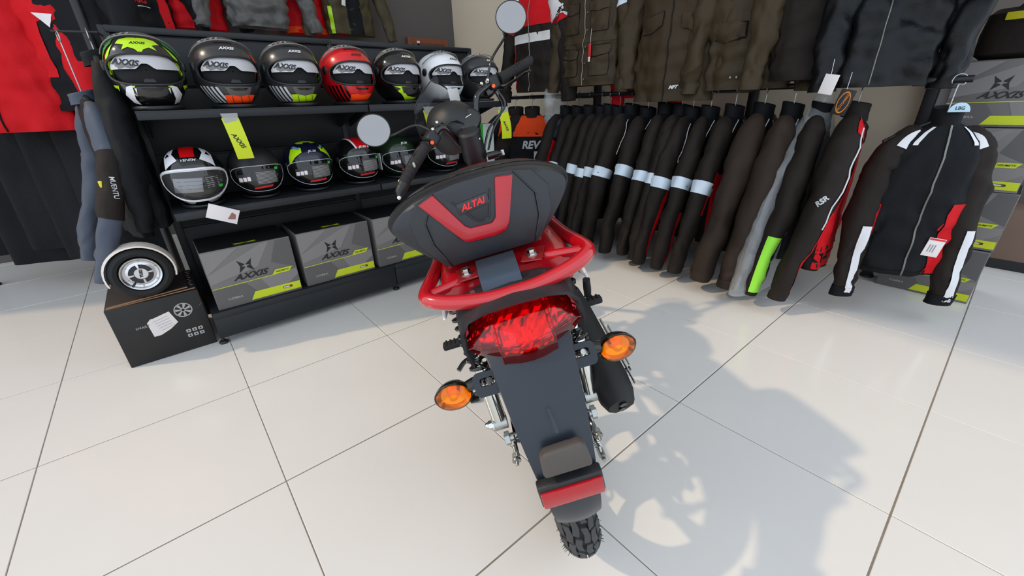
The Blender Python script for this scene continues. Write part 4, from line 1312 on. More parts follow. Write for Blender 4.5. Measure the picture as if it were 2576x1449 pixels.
for k in range(3):
    wrap_poly([(-.085, .112 + .016 * k), (.025, .110 + .016 * k), (.025, .1112 + .016 * k), (-.085, .1132 + .016 * k)], bvv, FRONT @ T(0, -.018, 0), M_LBL, vis, 'film_crease', .002, .03)
wrap_poly([(.036, .102), (.090, .106), (.090, .165), (.036, .162)], bvv, FRONT @ T(0, -.018, 0), M_LBL, vis, 'label', .0012)
for k in range(6):
    wrap_poly([(.040, .154 - .008 * k), (.086, .156 - .008 * k), (.086, .153 - .008 * k), (.040, .151 - .008 * k)], bvv, FRONT @ T(0, -.018, 0), M_LTX, vis, 'label_line', .002, .03)
wrap_poly(rrect(.014, .012, .001, 1, cx=.088, cy=.112), bvv, FRONT @ T(0, -.018, 0), M_GRNS, vis, 'price_dot', .003)
# plain black
o, bv = hrow(1, 'plain matte black helmet under the yellow hanging tag', M_MATB)
wrap_poly([(-.01, .10), (.02, .10), (.01, .08)], bv, BROW, M_REDG, o, 'graphic', .002)
# lime and blue
o, bv = hrow(2, 'navy helmet with lime and pale blue brow graphics on the middle tier', M_NAVY)
wrap_poly([(-.05, .078), (0, .090), (.05, .078), (.046, .058), (.020, .050), (.016, .064), (-.016, .064), (-.020, .050), (-.046, .058)], bv, BROW, M_LIME, o, 'graphic', .0018)
for s in (1, -1):
    wrap_poly([(s * x, y) for x, y in ((.085, .040), (.105, .0), (.112, -.04), (.085, -.022), (.050, -.012), (.044, .02), (.066, .006))], bv, BROW, M_LIME, o, 'graphic', .0018)
    wrap_poly([(s * x, y) for x, y in ((.068, .05), (.080, .045), (.062, .010), (.050, .012))], bv, BROW, M_BLUE, o, 'graphic', .003)
jk(o, bv)
# red panel
o, bv = hrow(3, 'black helmet with white-edged red brow panel behind the round mirror', M_BG)
wrap_poly([(-.052, .105), (.052, .105), (.046, .02), (.040, -.02), (-.040, -.02), (-.046, .02)], bv, BROW, M_WGL, o, 'graphic', .0016)
wrap_poly([(-.040, .105), (.040, .105), (.036, .02), (.032, -.02), (-.032, -.02), (-.036, .02)], bv, BROW, M_REDG, o, 'graphic', .003)
jk(o, bv, M_WGL)
MB().prism([(-.02, -.05), (.02, -.05), (.016, .05), (-.016, .05)], 0, .003, Mcols((0, -1, 0), (0, 0, 1), (1, 0, 0), (.135, -.05, .11)), bev=.001).build('side_sticker', M_WGL, o)
# dark green
o, bv = hrow(4, 'dark green helmet on the middle tier left of the handlebar', M_OLG)
jk(o, bv, M_WGL)
o, bv = hrow(5, 'black helmet on the middle tier hidden behind the handlebar', M_BG)
jk(o, bv, M_WGL)

# ---- hanging tags and cards
def hang_tag(M, w_, h_, label, word, curl=.02):
    o = empty('hanging_tag', M, label, 'tag')
    rings = []
    for i in range(9):
        t = i / 8
        rings.append([V((-w_ / 2 + .016 * t, -curl * math.sin(t * 2.5), -h_ * t)), V((w_ / 2 + .016 * t, -curl * math.sin(t * 2.5) - .004, -h_ * t)), V((w_ / 2 + .016 * t, -curl * math.sin(t * 2.5) - .0028, -h_ * t)), V((-w_ / 2 + .016 * t, -curl * math.sin(t * 2.5) + .0012, -h_ * t))])
    c = MB().loft(rings, True).build('card', M_YEL, o)
    bv = bvh_of([c])
    FM = Mcols((1, 0, 0), (0, 0, 1), (0, -1, 0), (.006, -.2, -h_ * .55))
    wrap_text(word, h_ * .42, bv, FM @ RotM('Z', -65), M_BLACK_PRINT, o, .3, .03, .001)
    MB().prism([(-w_ * .36, -.02), (w_ * .42, -.02), (w_ * .5, .018), (-w_ * .5, .018)], 0, .001, T(0, -.006, 0) @ RotM('X', 90)).build('clear_sleeve', M_FILM, o)
    return o
hang_tag(T(.865, .447, 1.000) , .062, .165, 'lime hanging tag below the second helmet of the top tier', 'AXXIS')
hang_tag(T(1.815, .447, 1.000), .075, .19, 'lime hanging tag behind the motorcycle fly screen', 'AXXIS')
hang_tag(T(2.335, .44, .985), .075, .17, 'lime hanging tag at the right end of the helmet display', 'AXXIS')
cd = empty('cellophane_card', T(.735, .442, .615), 'cellophane-wrapped pale card hanging under the floral helmet', 'card')
CM = Mcols(V((.88, -.05, -.42)).normalized(), V((.42, 0, .90)).normalized(), V((0, -1, 0)), (0, 0, 0))
MB().box((0, 0, 0), (.115, .062, .003), CM, bev=.001).build('card', M_CARD_W, cd)
MB().prism([(0.02, -.018), (.048, -.012), (.046, .008), (.030, .016)], .0018, .0024, CM, bev=.0).build('brown_mark', mat('brown_print', (140, 96, 90), .6), cd)
MB().box((-.0, -.0302, .001), (.115, .0025, .004), CM).build('white_edge', M_WHITE, cd)
gc = empty('green_box', T(2.30, .60, .642), 'green and white package standing at the right end of the middle tier', 'package')
MB().box((0, .05, .13), (.16, .10, .26), bev=.004).build('body', mat('green_white_card', (198, 204, 198), .5), gc)
MB().box((-.045, -.0012, .15), (.07, .002, .22)).build('green_panel', mat('vivid_green', (20, 160, 40), .4), gc)
# ================================================================ garments
def fabric(name, rgb, rough=.72, bump=.35, bscale=26, sheen=0.0, spec=.22, var=.08):
    return mat(name, rgb, rough, bump=bump, bscale=bscale, var=var, vscale=9, sheen=sheen, spec=spec)
F_BLK = fabric('black_nylon', (34, 28, 24))
F_BRN = fabric('brown_black_nylon', (48, 38, 31))
F_OLV = fabric('olive_black_nylon', (62, 51, 36), .6, .5, 18)
F_BODY = fabric('dark_navy_black', (15, 16, 19))
F_LEA = fabric('black_leather', (9, 10, 12), .46, .25, 40, 0, .32)
F_RED = fabric('red_nylon', (196, 16, 26))
F_ORG = fabric('orange_nylon', (228, 70, 22))
F_BLU = fabric('blue_nylon', (20, 40, 150))
F_GRY = fabric('grey_neoprene', (70, 76, 88), .6, .15, 30)
F_CAM = fabric('grey_crinkled_nylon', (88, 86, 84), .5, 1.0, 14, .1, .5, .5)
F_OLV2 = fabric('olive_satin', (70, 62, 44), .5, .4, 12)
F_WHT = fabric('white_nylon', (214, 210, 206))
F_LIME = fabric('lime_nylon', (150, 226, 70))
F_REFB = mat('reflective_band', (206, 218, 228), .45)
F_PIPE = mat('white_piping', (214, 214, 216), .5)
F_HANG = mat('hanger_black', (20, 20, 21), .5)
M_ZIP = mat('zip_metal', (120, 118, 112), .35, .8)
M_BAG = mat('clear_polythene', (225, 228, 230), .10, alpha=.26, spec=1.0, bump=1.0, bscale=20)

class Garment:
    """surface functions of a hanging jacket; x across, front towards -y, origin at the neck"""
    def __init__(s, L=.66, w=1.0, d=1.0, seed=0, flare=.40, sleeve_len=.70, fwd=.06, amp=1.0, sfl=1.0, sr=1.0):
        s.L, s.w, s.d, s.seed, s.amp = L, w, d, seed, amp
        s.flare, s.sl, s.fwd, s.sfl, s.sr = flare, sleeve_len, fwd, sfl, sr
        r = random.Random(int(seed * 977) + 5)
        s.cs = {}
        for side in (1, -1):
            s.cs[side] = [(r.uniform(0, 2 * PI), r.uniform(.12, .97), rad(r.uniform(-50, 50)), r.uniform(.030, .085), r.uniform(.006, .013), r.choice((-1, -1, 1)) * r.uniform(.004, .010)) for _ in range(26)]
        s.cb = [(r.uniform(0, 2 * PI), r.uniform(.15, 1.0), rad(r.choice((-1, 1)) * r.uniform(35, 90)), r.uniform(.05, .16), r.uniform(.008, .018), r.choice((-1, -1, 1)) * r.uniform(.004, .010)) for _ in range(34)]
    def crease(s, lst, u, v, ru, lv):
        h = 0.0
        for cu, cv, an, ln, wd, dp_ in lst:
            dv = (v - cv) * lv
            if abs(dv) > .2:
                continue
            du = (u - cu + PI) % (2 * PI) - PI
            du *= ru
            ca, sa = math.cos(an), math.sin(an)
            a_, b_ = du * ca + dv * sa, -du * sa + dv * ca
            b_ += .25 * a_ * a_ / ln
            q = (b_ / wd) ** 2 + (a_ / ln) ** 2
            if q < 6:
                h += dp_ * math.exp(-q)
        return h
    def nz(s, p, f=1.0):
        q = V((p.x * 7 * f, p.y * 7 * f, p.z * 3.2 * f)) + V((s.seed * 3.7, s.seed * 1.3, 0))
        return noise.noise(q) + .5 * noise.noise(q * 2.3)
    def body(s, u, v, off=0.0):
        tab = [(0, .060, .060, 0), (.03, .085, .064, -.008), (.08, .140, .072, -.035), (.14, .190, .084, -.075), (.22, .216, .094, -.14),
               (.40, .228, .100, -.30), (.70, .234, .104, -.50), (1.0, .232, .108, -.70)]
        hw, hd, z = interp(tab, v)
        z = z * s.L / .70
        c, sn = math.cos(u), math.sin(u)
        x = hw * s.w * math.copysign(abs(c) ** .85, c)
        y = hd * s.d * math.copysign(abs(sn) ** .8, sn)
        p = V((x, y, z))
        nrm = V((c / max(.05, hw), sn / max(.05, hd), 0)).normalized()
        fold = math.sin(u * 5 + s.seed) * .5 + math.sin(u * 8 + s.seed * 2.1 + v * 2) * .5
        a = s.amp * (.011 * s.nz(p) * min(1, v * 4) - .007 * abs(s.nz(p, 2.0)) * min(1, v * 4) + .006 * fold * max(0, v - .3) * 1.4 + .004 * math.sin(p.z * 60 + 3 * s.nz(p)) * min(1, max(0, v - .2) * 2))
        a += s.amp * s.crease(s.cb, u, v, .16, s.L) * min(1, v * 5)
        return p + nrm * (a * min(1, s.d + .3) + off)
    def sleeve(s, side, u, v, off=0.0):
        fl, sl = s.flare, s.sl
        pts = [(.095, 0, -.030), (.170, 0, -.075), (.230 + .06 * fl, -.05 * s.fwd, -.055 - .20 * sl), (.255 + .20 * fl, -.25 * s.fwd, -.055 - .40 * sl),
               (.262 + .32 * fl, -.60 * s.fwd, -.055 - .62 * sl), (.262 + .42 * fl, -.95 * s.fwd, -.055 - .84 * sl), (.258 + .48 * fl, -1.12 * s.fwd, -.055 - sl)]
        if not hasattr(s, '_sp'):
            s._sp = {}
        if side not in s._sp:
            s._sp[side] = smooth_path([V((side * x * s.w, y, z)) for x, y, z in pts], 6)
        P = s._sp[side]
        f = v * (len(P) - 1)
        i = min(int(f), len(P) - 2)
        c = P[i].lerp(P[i + 1], f - i)
        t = (P[i + 1] - P[i]).normalized()
        rr = interp([(0, .038), (.10, .058), (.24, .078), (.42, .079), (.64, .070), (.86, .060), (1, .054)], v)[0]
        ax = V((0, 1, 0)) - t * t.y
        ax.normalize()
        ay = t.cross(ax)
        rr *= s.sr
        p = c + ax * (math.cos(u) * rr * .82 * s.sfl) + ay * (math.sin(u) * rr)
        nrm = (ax * math.cos(u) + ay * math.sin(u))
        w1 = math.sin(v * 26 + 2.2 * math.sin(u * 1.0 + s.seed) + s.seed * 2.7)
        w2 = math.sin(v * 47 + 1.7 * math.sin(u * 2.0 + s.seed * 1.9))
        bunch = (.0042 * w1 + .0022 * w2) * (1 if v > .30 else .35) * (.6 + .8 * noise.noise(V((v * 4, u * .5, s.seed))))
        ridge = abs(s.nz(p, 1.6))
        a = s.amp * (.013 * s.nz(p, 1.1) - .008 * ridge + bunch) * min(1, .4 + .6 * s.sr) + s.amp * s.crease(s.cs[side], u, v, .075 * s.sr, s.sl) * min(1, v * 6) * s.sr
        return p + nrm * (a + off)

def surf_mesh(fn, u0, u1, v0, v1, nu, nv, closed=False, cap=False, thick=0.0):
    mb = MB()
    rings = []
    for j in range(nv + 1):
        v = v0 + (v1 - v0) * j / nv
        rings.append([fn(u0 + (u1 - u0) * i / nu, v) for i in range(nu if closed else nu + 1)])
    mb.loft(rings, False, False, None, closed)
    if cap:
        last = rings[-1]
        c = sum(last, V((0, 0, 0))) / len(last)
        inn = [p.lerp(c, .12) + V((0, 0, .012)) for p in last]
        inn2 = [p.lerp(c, .4) + V((0, 0, .05)) for p in last]
        mb.loft([last, inn, inn2, [c + V((0, 0, .06))] * len(last)], False, False, None, closed)
    return mb

def garment(name, M, label, cat, group, body_m, sleeve_m=None, collar_m=None, g=None, band=None, body_patches=(), sleeve_patches=(), piping=False,
            cuffs=None, zipm=None, hem=None, collar_h=.055, sleeves=(1, -1), shoulder_pipe=False):
    g = g or Garment()
    o = empty(name, M, label, cat, group)
    body = surf_mesh(lambda u, v: g.body(u, v), 0, 2 * PI, 0, 1, 64, 44, True, True).build('body', body_m, o, ang=80)
    sl_objs = []
    for sd in sleeves:
        so = surf_mesh(lambda u, v: g.sleeve(sd, u, v), 0, 2 * PI, 0, 1, 28, 54, True, True).build('sleeve', sleeve_m or body_m, o, ang=80)
        sl_objs.append(so)
        if band:
            surf_mesh(lambda u, v: g.sleeve(sd, u, v, .0035), 0, 2 * PI, band[1], band[2], 28, 3, True).build('reflective_band', band[0], so, ang=80)
        if cuffs:
            surf_mesh(lambda u, v: g.sleeve(sd, u, v, .003), 0, 2 * PI, .93, 1.0, 20, 2, True, True).build('cuff', cuffs, so, ang=80)
        for (ua, ub, va, vb, m_) in sleeve_patches:
            if sd < 0:
                surf_mesh(lambda u, v: g.sleeve(sd, u, v, .003), ua, ub, va, vb, 8, 14).build('sleeve_panel', m_, so, ang=80)
        if piping:
            pts = [g.sleeve(sd, (PI * 1.18 if sd < 0 else PI * 1.82) if 0 else PI, v, .004) for v in [.02 + .34 * k / 14 for k in range(15)]]
            MB().tube(pts, .0028, 6).build('piping', F_PIPE, so)
    if shoulder_pipe:
        for sd in (1, -1):
            pts = [g.body(3 * PI / 2 + sd * (.35 + .9 * k / 12), .05 + .22 * k / 12, .004) for k in range(13)]
            MB().tube(pts, .0028, 6).build('piping', F_PIPE, body)
    for (ua, ub, va, vb, m_) in body_patches:
        surf_mesh(lambda u, v: g.body(u, v, .0035), ua, ub, va, vb, 10, 16).build('panel', m_, body, ang=80)
    if zipm:
        MB().tube([g.body(3 * PI / 2, v, .003) for v in [.02 + .97 * k / 24 for k in range(25)]], .004, 6).build('zip', zipm, body)
    # collar: standing ring
    rings = []
    for k, (r, z) in enumerate(((.066, -.015), (.062, .015), (.064, collar_h), (.060, collar_h + .004), (.056, collar_h - .002), (.054, 0))):
        rings.append([V((r * g.w * 1.05 * math.cos(a), r * math.sin(a) * min(1, .55 + .45 * g.d), z + .010 * math.sin(a))) for a in [2 * PI * j / 24 for j in range(24)]])
    MB().loft(rings, False).build('collar', collar_m or body_m, o, ang=70)
    if hem:
        surf_mesh(lambda u, v: g.body(u, v, .003), 0, 2 * PI, .95, 1.0, 48, 2, True).build('hem_band', hem, body, ang=80)
    return o, body, sl_objs, g

def hanger(M, label, rail_h, group=None, w=.19):
    """M at the neck; hook reaches rail_h above"""
    o = empty('clothes_hanger', M, label, 'hanger', group)
    pts = [(-w, 0, -.075), (-w * .75, 0, -.045), (-.06, 0, -.004), (-.02, 0, .014), (0, 0, .016), (.02, 0, .014), (.06, 0, -.004), (w * .75, 0, -.045), (w, 0, -.075)]
    MB().tube(smooth_path(pts, 4), .010, 8, None, True, False, .8).build('shoulder_bar', F_HANG, o)
    h = rail_h
    R_ = .024
    hp_ = [(0, 0, .012), (0, 0, h - .05), (.006, 0, h - .035)] + [(R_ * math.cos(a), 0, h - R_ + R_ * math.sin(a) + .004) for a in [rad(d) for d in (-40, 0, 45, 90, 135, 180, 205)]]
    MB().tube(smooth_path(hp_, 3), .0022, 6).build('hook', M_STEEL, o)
    return o

# ---------------------------------------------------------------- the right-hand rack
RX, RZ, UZ = 3.20, 1.062, 1.985
rk = empty('garment_rack', T(0, 0, 0), 'black steel wall rack with two rails along the beige wall', 'rack')
M_RACK = mat('black_powder_coat', (24, 25, 27), .42)
MB().tube([(RX, -1.53, RZ), (RX, 1.42, RZ)], .014, 14).build('lower_rail', M_RACK, rk)
MB().tube([(RX - .02, -1.75, UZ), (RX - .02, 1.5, UZ)], .014, 14).build('upper_rail', M_RACK, rk)
for yy in (-1.36, -.50, .80):
    MB().box((3.70, yy, 1.10), (.05, .05, 2.18), bev=.004).build('upright', M_RACK, rk)
    MB().lathe([(.0001, 0), (.034, 0), (.034, .012), (.026, .018), (.0001, .018)], 20, T(3.70, yy, 0)).build('foot', M_BLACK_PL, rk)
    for zz, xx in ((RZ, RX), (UZ, RX - .02)):
        MB().box(((3.70 + xx) / 2, yy, zz - .004), (3.70 - xx + .03, .024, .034), bev=.003).build('arm', M_RACK, rk)

GL = 'riding jackets on the lower right rail'
def low(y, label, seed, yaw=0, rx=RX, dz=0, **kw):
    g = kw.pop('g', None) or Garment(L=.70, w=1.05, d=.60, seed=seed, flare=.27, sleeve_len=.80, fwd=-.06, amp=1.0, sfl=.80, sr=1.08)
    M = T(rx, y, .925 + dz) @ RotM('Z', yaw)
    o, b, s, g = garment('riding_jacket', M, label, 'jacket', GL, g=g, **kw)
    hanger(M, 'hanger of the ' + label, RZ - .925 - dz + .016)
    return o, b, s, g
BAND = (F_REFB, .46, .515)
rnd = random.Random(11)
# orange ones at the far end
o, b, s, g = low(1.10, 'black and orange jacket with silver chest letters at the far rail end', 1, yaw=-52, body_m=F_BODY, collar_m=F_BLK, sleeve_m=F_BLK,
                 g=Garment(L=.70, w=1.0, d=.6, seed=1, flare=.2, sleeve_len=.72, amp=1.0),
                 body_patches=((PI * 1.02, PI * 1.98, .03, .27, F_ORG), (PI * 1.30, PI * 1.46, .50, .95, F_RED), (PI * 1.52, PI * 1.72, .40, .62, F_WHT)))
bv = bvh_of([b])
wrap_text('REV', .17, bv, FRONT @ T(0, -.245, 0), M_SIL, o, .25, .04, .006)
low(1.32, 'orange shouldered jacket furthest along the lower rail', 2, yaw=-40, body_m=F_BODY, collar_m=F_BLK, body_patches=((PI * 1.02, PI * 1.98, .03, .27, F_ORG),))
specs = [
    (.74, 'dark jacket with thin red stripe and grey shoulder', dict(sleeve_patches=((PI * .85, PI * 1.15, .30, .52, F_RED), (PI * .85, PI * 1.15, .05, .28, F_GRY)))),
    (.62, 'black banded jacket left of the blue-sided jacket', dict(band=BAND, body_patches=((PI * 1.55, PI * 1.8, .2, .35, F_RED),), piping=True)),
    (.50, 'black jacket with royal blue side panel and long white piping', dict(body_patches=((PI * 1.06, PI * 1.55, .12, .32, F_BLU), (PI * 1.06, PI * 1.55, .42, .92, F_BLU)), sleeve_patches=((PI * .70, PI * 1.18, .48, .90, F_BLU), (PI * .80, PI * 1.12, .16, .34, F_BLU)), piping=True, shoulder_pipe=True)),
    (.385, 'black banded jacket just right of the blue-sided jacket', dict(band=BAND)),
    (.315, 'second black banded jacket right of the blue-sided jacket', dict(band=(F_REFB, .485, .535))),
    (.235, 'third black banded jacket right of the blue-sided jacket', dict(band=BAND)),
    (.130, 'black banded jacket with white shoulder piping, fourth right of the blue one', dict(band=BAND, piping=True)),
    (.005, 'black jacket with high silver arm band in the rail middle', dict(band=(F_REFB, .42, .48), shoulder_pipe=True)),
    (-.125, 'black jacket with broad silver arm band and dark yoke', dict(band=BAND)),
    (-.235, 'slim black banded jacket with red gusset, rail middle', dict(band=BAND, body_patches=((PI * 1.12, PI * 1.5, .55, .98, F_RED),), sleeve_patches=((PI * .92, PI * 1.12, .84, .97, F_RED),))),
    (-.310, 'black banded jacket with long red side seam', dict(band=BAND, piping=True, body_patches=((PI * 1.08, PI * 1.5, .38, .98, F_RED),), sleeve_patches=((PI * .92, PI * 1.10, .50, .90, F_RED),))),
    (-.420, 'black banded jacket with red hem and white piping', dict(band=(F_REFB, .45, .505), shoulder_pipe=True, body_patches=((PI * 1.10, PI * 1.5, .50, .98, F_RED),), sleeve_patches=((PI * .94, PI * 1.10, .62, .95, F_RED),))),
    (-.560, 'black banded jacket with red side panel next to plain brown sleeves', dict(band=(F_REFB, .46, .52), shoulder_pipe=True, body_patches=((PI * 1.06, PI * 1.5, .40, .95, F_RED), (PI * 1.25, PI * 1.5, .36, .40, F_REFB)), sleeve_patches=((PI * .94, PI * 1.08, .40, .62, F_RED),))),
]
for k, (yy, lab, kw) in enumerate(specs):
    kw = dict(kw)
    low(yy - .05, lab, 10 + k, yaw=rnd.uniform(7, 16), body_m=F_BODY, sleeve_m=F_BLK, collar_m=F_BODY, dz=rnd.uniform(-.012, .012), **kw)
low(-.765, 'plain brown-black jacket with thick sleeve and white shoulder piping', 31, yaw=10, body_m=F_BODY, sleeve_m=F_BRN, collar_m=F_BODY, shoulder_pipe=True, cuffs=F_BRN,
    g=Garment(L=.72, w=1.08, d=.62, seed=31, flare=.27, sleeve_len=.80, fwd=-.06, sfl=1.0, sr=1.14))
low(-.905, 'plain brown-black jacket beside the polythene bag', 32, yaw=10, body_m=F_BODY, sleeve_m=F_BRN, collar_m=F_BODY, shoulder_pipe=True, cuffs=F_BRN,
    g=Garment(L=.70, w=1.08, d=.58, seed=32, flare=.27, sleeve_len=.80, fwd=-.06, sfl=.95, sr=1.12))
bg_o, bg_b, bg_s, bg_g = low(-1.035, 'grey-black jacket with lime cuff inside clear polythene', 33, yaw=10, body_m=F_BODY, sleeve_m=F_BLK, collar_m=F_BODY,
    sleeve_patches=((PI * 1.10, PI * 1.55, .66, .97, F_LIME), (PI * .72, PI * .90, .60, .97, F_PIPE)),
    g=Garment(L=.70, w=1.05, d=.5, seed=33, flare=.27, sleeve_len=.80, fwd=-.06, sfl=.85, sr=1.02))
o, b, s, g = low(-1.175, 'black jacket with bright red side and white piped sleeve', 34, yaw=10, body_m=F_BLK, sleeve_m=F_BLK, collar_m=F_BLK, shoulder_pipe=False,
    body_patches=((PI * 1.04, PI * 1.62, .09, .97, F_RED),), sleeve_patches=((PI * .50, PI * 1.30, .08, .20, F_RED), (PI * .45, PI * 1.05, .20, .985, F_RED)), g=Garment(L=.72, w=1.10, d=.62, seed=34, flare=.24, sleeve_len=.78, fwd=-.07, sfl=.9, sr=1.04))
MB().tube([g.sleeve(-1, PI * 1.16, v, .004) for v in [.16 + .44 * k / 14 for k in range(15)]], .003, 6).build('piping', F_PIPE, s[1])
surf_mesh(lambda u, v: g.body(u, v, .005), PI * 1.04, PI * 1.62, .86, .92, 8, 2).build('hem_strap', F_BODY, b, ang=80)
lt = bvh_of([s[1]])
wrap_text('RSR', .05, lt, Mcols((0, -1, 0), (0, 0, 1), (-1, 0, 0), (-.8, .012, -.34)) @ RotM('Z', 50), M_SIL, s[1], .2, .04, .003)
# polythene sleeve over the grey-black jacket
pb = empty('polythene_bag', T(RX, -1.035, .925), 'clear crumpled polythene bag over the lime-cuffed jacket', 'plastic bag')
def bagf(u, v):
    tab = [(0, .03, .03, .10), (.08, .05, .05, .04), (.2, .17, .075, -.06), (.4, .33, .085, -.25), (.7, .44, .09, -.56), (1, .46, .10, -.86)]
    hw, hd, z = interp(tab, v)
    c, sn = math.cos(u), math.sin(u)
    p = V((hw * c - .04 * v, hd * sn + .05 * v, z))
    return p + V((c, sn, 0)) * (.016 * noise.noise(p * 11) + .008 * noise.noise(p * 29))
surf_mesh(bagf, 0, 2 * PI, 0, 1, 40, 34, True).build('film', M_BAG, pb, ang=20)
pb2 = empty('polythene_wrap', T(3.16, .80, .98), 'bunched clear polythene wrap hanging by the far jackets', 'plastic bag')
def bagf2(u, v):
    r = .04 + .05 * abs(math.sin(v * 7)) + .05 * v
    p = V((r * math.cos(u), r * .6 * math.sin(u), .22 - .75 * v))
    return p + V((math.cos(u), math.sin(u), 0)) * (.03 * noise.noise(p * 15 + V((3, 1, 2))))
surf_mesh(bagf2, 0, 2 * PI, 0, 1, 28, 34, True).build('film', M_BAG, pb2, ang=20)
# the jacket that faces the room at the rail end
MFJ = T(3.185, -1.492, .895) @ RotM('Z', -58)
gF = Garment(L=.66, w=.74, d=.92, seed=41, flare=.0, sleeve_len=.74, fwd=.07, amp=1.2, sr=.84)
o, b, s, g = garment('riding_jacket', MFJ, 'black jacket with red flank and white arm stripe facing the room', 'jacket', GL, F_BODY, F_BLK, F_BODY, g=gF, zipm=M_ZIP,
                     body_patches=((PI * 1.66, PI * 1.82, .48, .98, F_RED), (PI * 1.10, PI * 1.2, .50, .75, F_RED)), hem=F_BODY)
for sd, so in zip((1, -1), s):
    surf_mesh(lambda u, v: g.sleeve(sd, u, v, .004), PI * .82, PI * 1.02, .60, .97, 4, 14).build('arm_stripe', F_PIPE, so, ang=80)
    surf_mesh(lambda u, v: g.sleeve(sd, u, v, .004), PI * .92, PI * 1.12, .03, .20, 4, 8).build('shoulder_stripe', F_PIPE, so, ang=80)
    surf_mesh(lambda u, v: g.sleeve(sd, u, v, .004), 0, 2 * PI, .93, 1.0, 20, 2, True).build('cuff', F_BODY, so, ang=80)
for sd in (1, -1):
    surf_mesh(lambda u, v: g.body(u, v, .004), 3 * PI / 2 + sd * .62, 3 * PI / 2 + sd * .78, .04, .16, 4, 8).build('shoulder_stripe', F_PIPE, b, ang=80)
bvF = bvh_of([b])
pt, nr, _, _ = bvF.ray_cast(V((.09, -.5, -.44)), V((0, 1, 0)))
MB().tube([pt + V((0, -.004, .03)), pt + V((-.012, -.006, .0))], .004, 8).build('zip_pull', F_RED, b)
tg = MB().box((0, 0, 0), (.062, .003, .085), T(pt + V((-.01, -.022, -.075))) @ RotM('Y', 8), bev=.0008).build('price_tag', M_CARD_W, o)
for k in range(3):
    MB().box((.004 - .01 * k, -.0022, -.005), (.004, .0008, .035), T(pt + V((-.01, -.022, -.075))) @ RotM('Y', 8)).build('tag_print', M_LTX, tg)
MB().box((0, -.0022, .036), (.058, .0008, .008), T(pt + V((-.01, -.022, -.075))) @ RotM('Y', 8)).build('tag_print', M_REDS, tg)
hg = hanger(MFJ, 'hanger with pale blue size disc holding the room-facing jacket', RZ - .895 + .016)
disc = MB().prism([(.036 * math.cos(a), .036 * math.sin(a)) for a in [PI * k / 12 for k in range(13)]], -.003, .003, Mcols((1, 0, 0), (0, 0, 1), (0, -1, 0), (0, -.068, .045)), bev=.001).build('size_disc', mat('pale_blue_plastic', (168, 198, 214), .4), hg)
lettering('LBG', .030, M_LBL, disc, Mcols((1, 0, 0), (0, 0, 1), (0, -1, 0), (0, -.0725, .060)))

# ---------------------------------------------------------------- upper row, facing the room
GU = 'coats and jackets on the upper right rail'
def up_(y, hem_z, label, seed, yaw=-90, x=3.16, L=.80, **kw):
    w_ = kw.pop('w', 1.05)
    fl_ = kw.pop('flare', .16)
    sl_ = kw.pop('sl', .74)
    amp_ = kw.pop('amp', 1.5)
    d_ = kw.pop('d', .8)
    g = Garment(L=L, w=w_, d=d_, seed=seed, flare=fl_, sleeve_len=sl_, fwd=.03, amp=amp_)
    M = T(x, y, hem_z + L) @ RotM('Z', yaw)
    o, b, s, g = garment(kw.pop('name', 'riding_jacket'), M, label, kw.pop('cat', 'jacket'), GU, g=g, **kw)
    hanger(M, 'hanger of the ' + label, UZ - hem_z - L + .016)
    return o, b, s, g, bvh_of([b])
def flap(bv, o, cx, cz, w_, h_, m, name='pocket_flap', off=.011, skew=0):
    seam(bv, o, [(cx - w_ / 2, cz + h_ / 2), (cx + w_ / 2, cz + h_ / 2 + skew), (cx + w_ / 2, cz - h_ / 2 + skew), (cx, cz - h_ / 2 - .012 + skew / 2), (cx - w_ / 2, cz - h_ / 2)], None, .008, .003)
    return wrap_poly([(cx - w_ / 2, cz + h_ / 2), (cx + w_ / 2, cz + h_ / 2 + skew), (cx + w_ / 2, cz - h_ / 2 + skew), (cx, cz - h_ / 2 - .012 + skew / 2), (cx - w_ / 2, cz - h_ / 2)][::-1], bv, FRONT, m, o, name, off, .02)
def seam(bv, o, poly, m=None, off=.006, r=.0022):
    pts = []
    n = len(poly)
    for i in range(n):
        a, b_ = poly[i], poly[(i + 1) % n]
        for k in range(5):
            x_, z_ = a[0] + (b_[0] - a[0]) * k / 5, a[1] + (b_[1] - a[1]) * k / 5
            h, nr_, _, _ = bv.ray_cast(V((x_, -.5, z_)), V((0, 1, 0)))
            if h is not None:
                pts.append(h + V((0, -off, 0)))
    if len(pts) > 6:
        MB().tube(pts, r, 6, None, False, True).build('seam', m or F_BODY, o)
def pocket(bv, o, cx, cz, w_, h_, m):
    seam(bv, o, rrect(w_, h_, .012, 2, cx=cx, cy=cz), None, .004)
    return wrap_poly(rrect(w_, h_, .012, 3, cx=cx, cy=cz), bv, FRONT, m, o, 'pocket', .0045, .02)
def snap(bv, o, x, z, r=.006):
    h, n, _, _ = bv.ray_cast(V((x, -.5, z)), V((0, 1, 0)))
    if h is not None:
        MB().sphere(h + V((0, -.006, 0)), (r, .003, r), 12, 6).build('snap_button', M_ZIP, o)
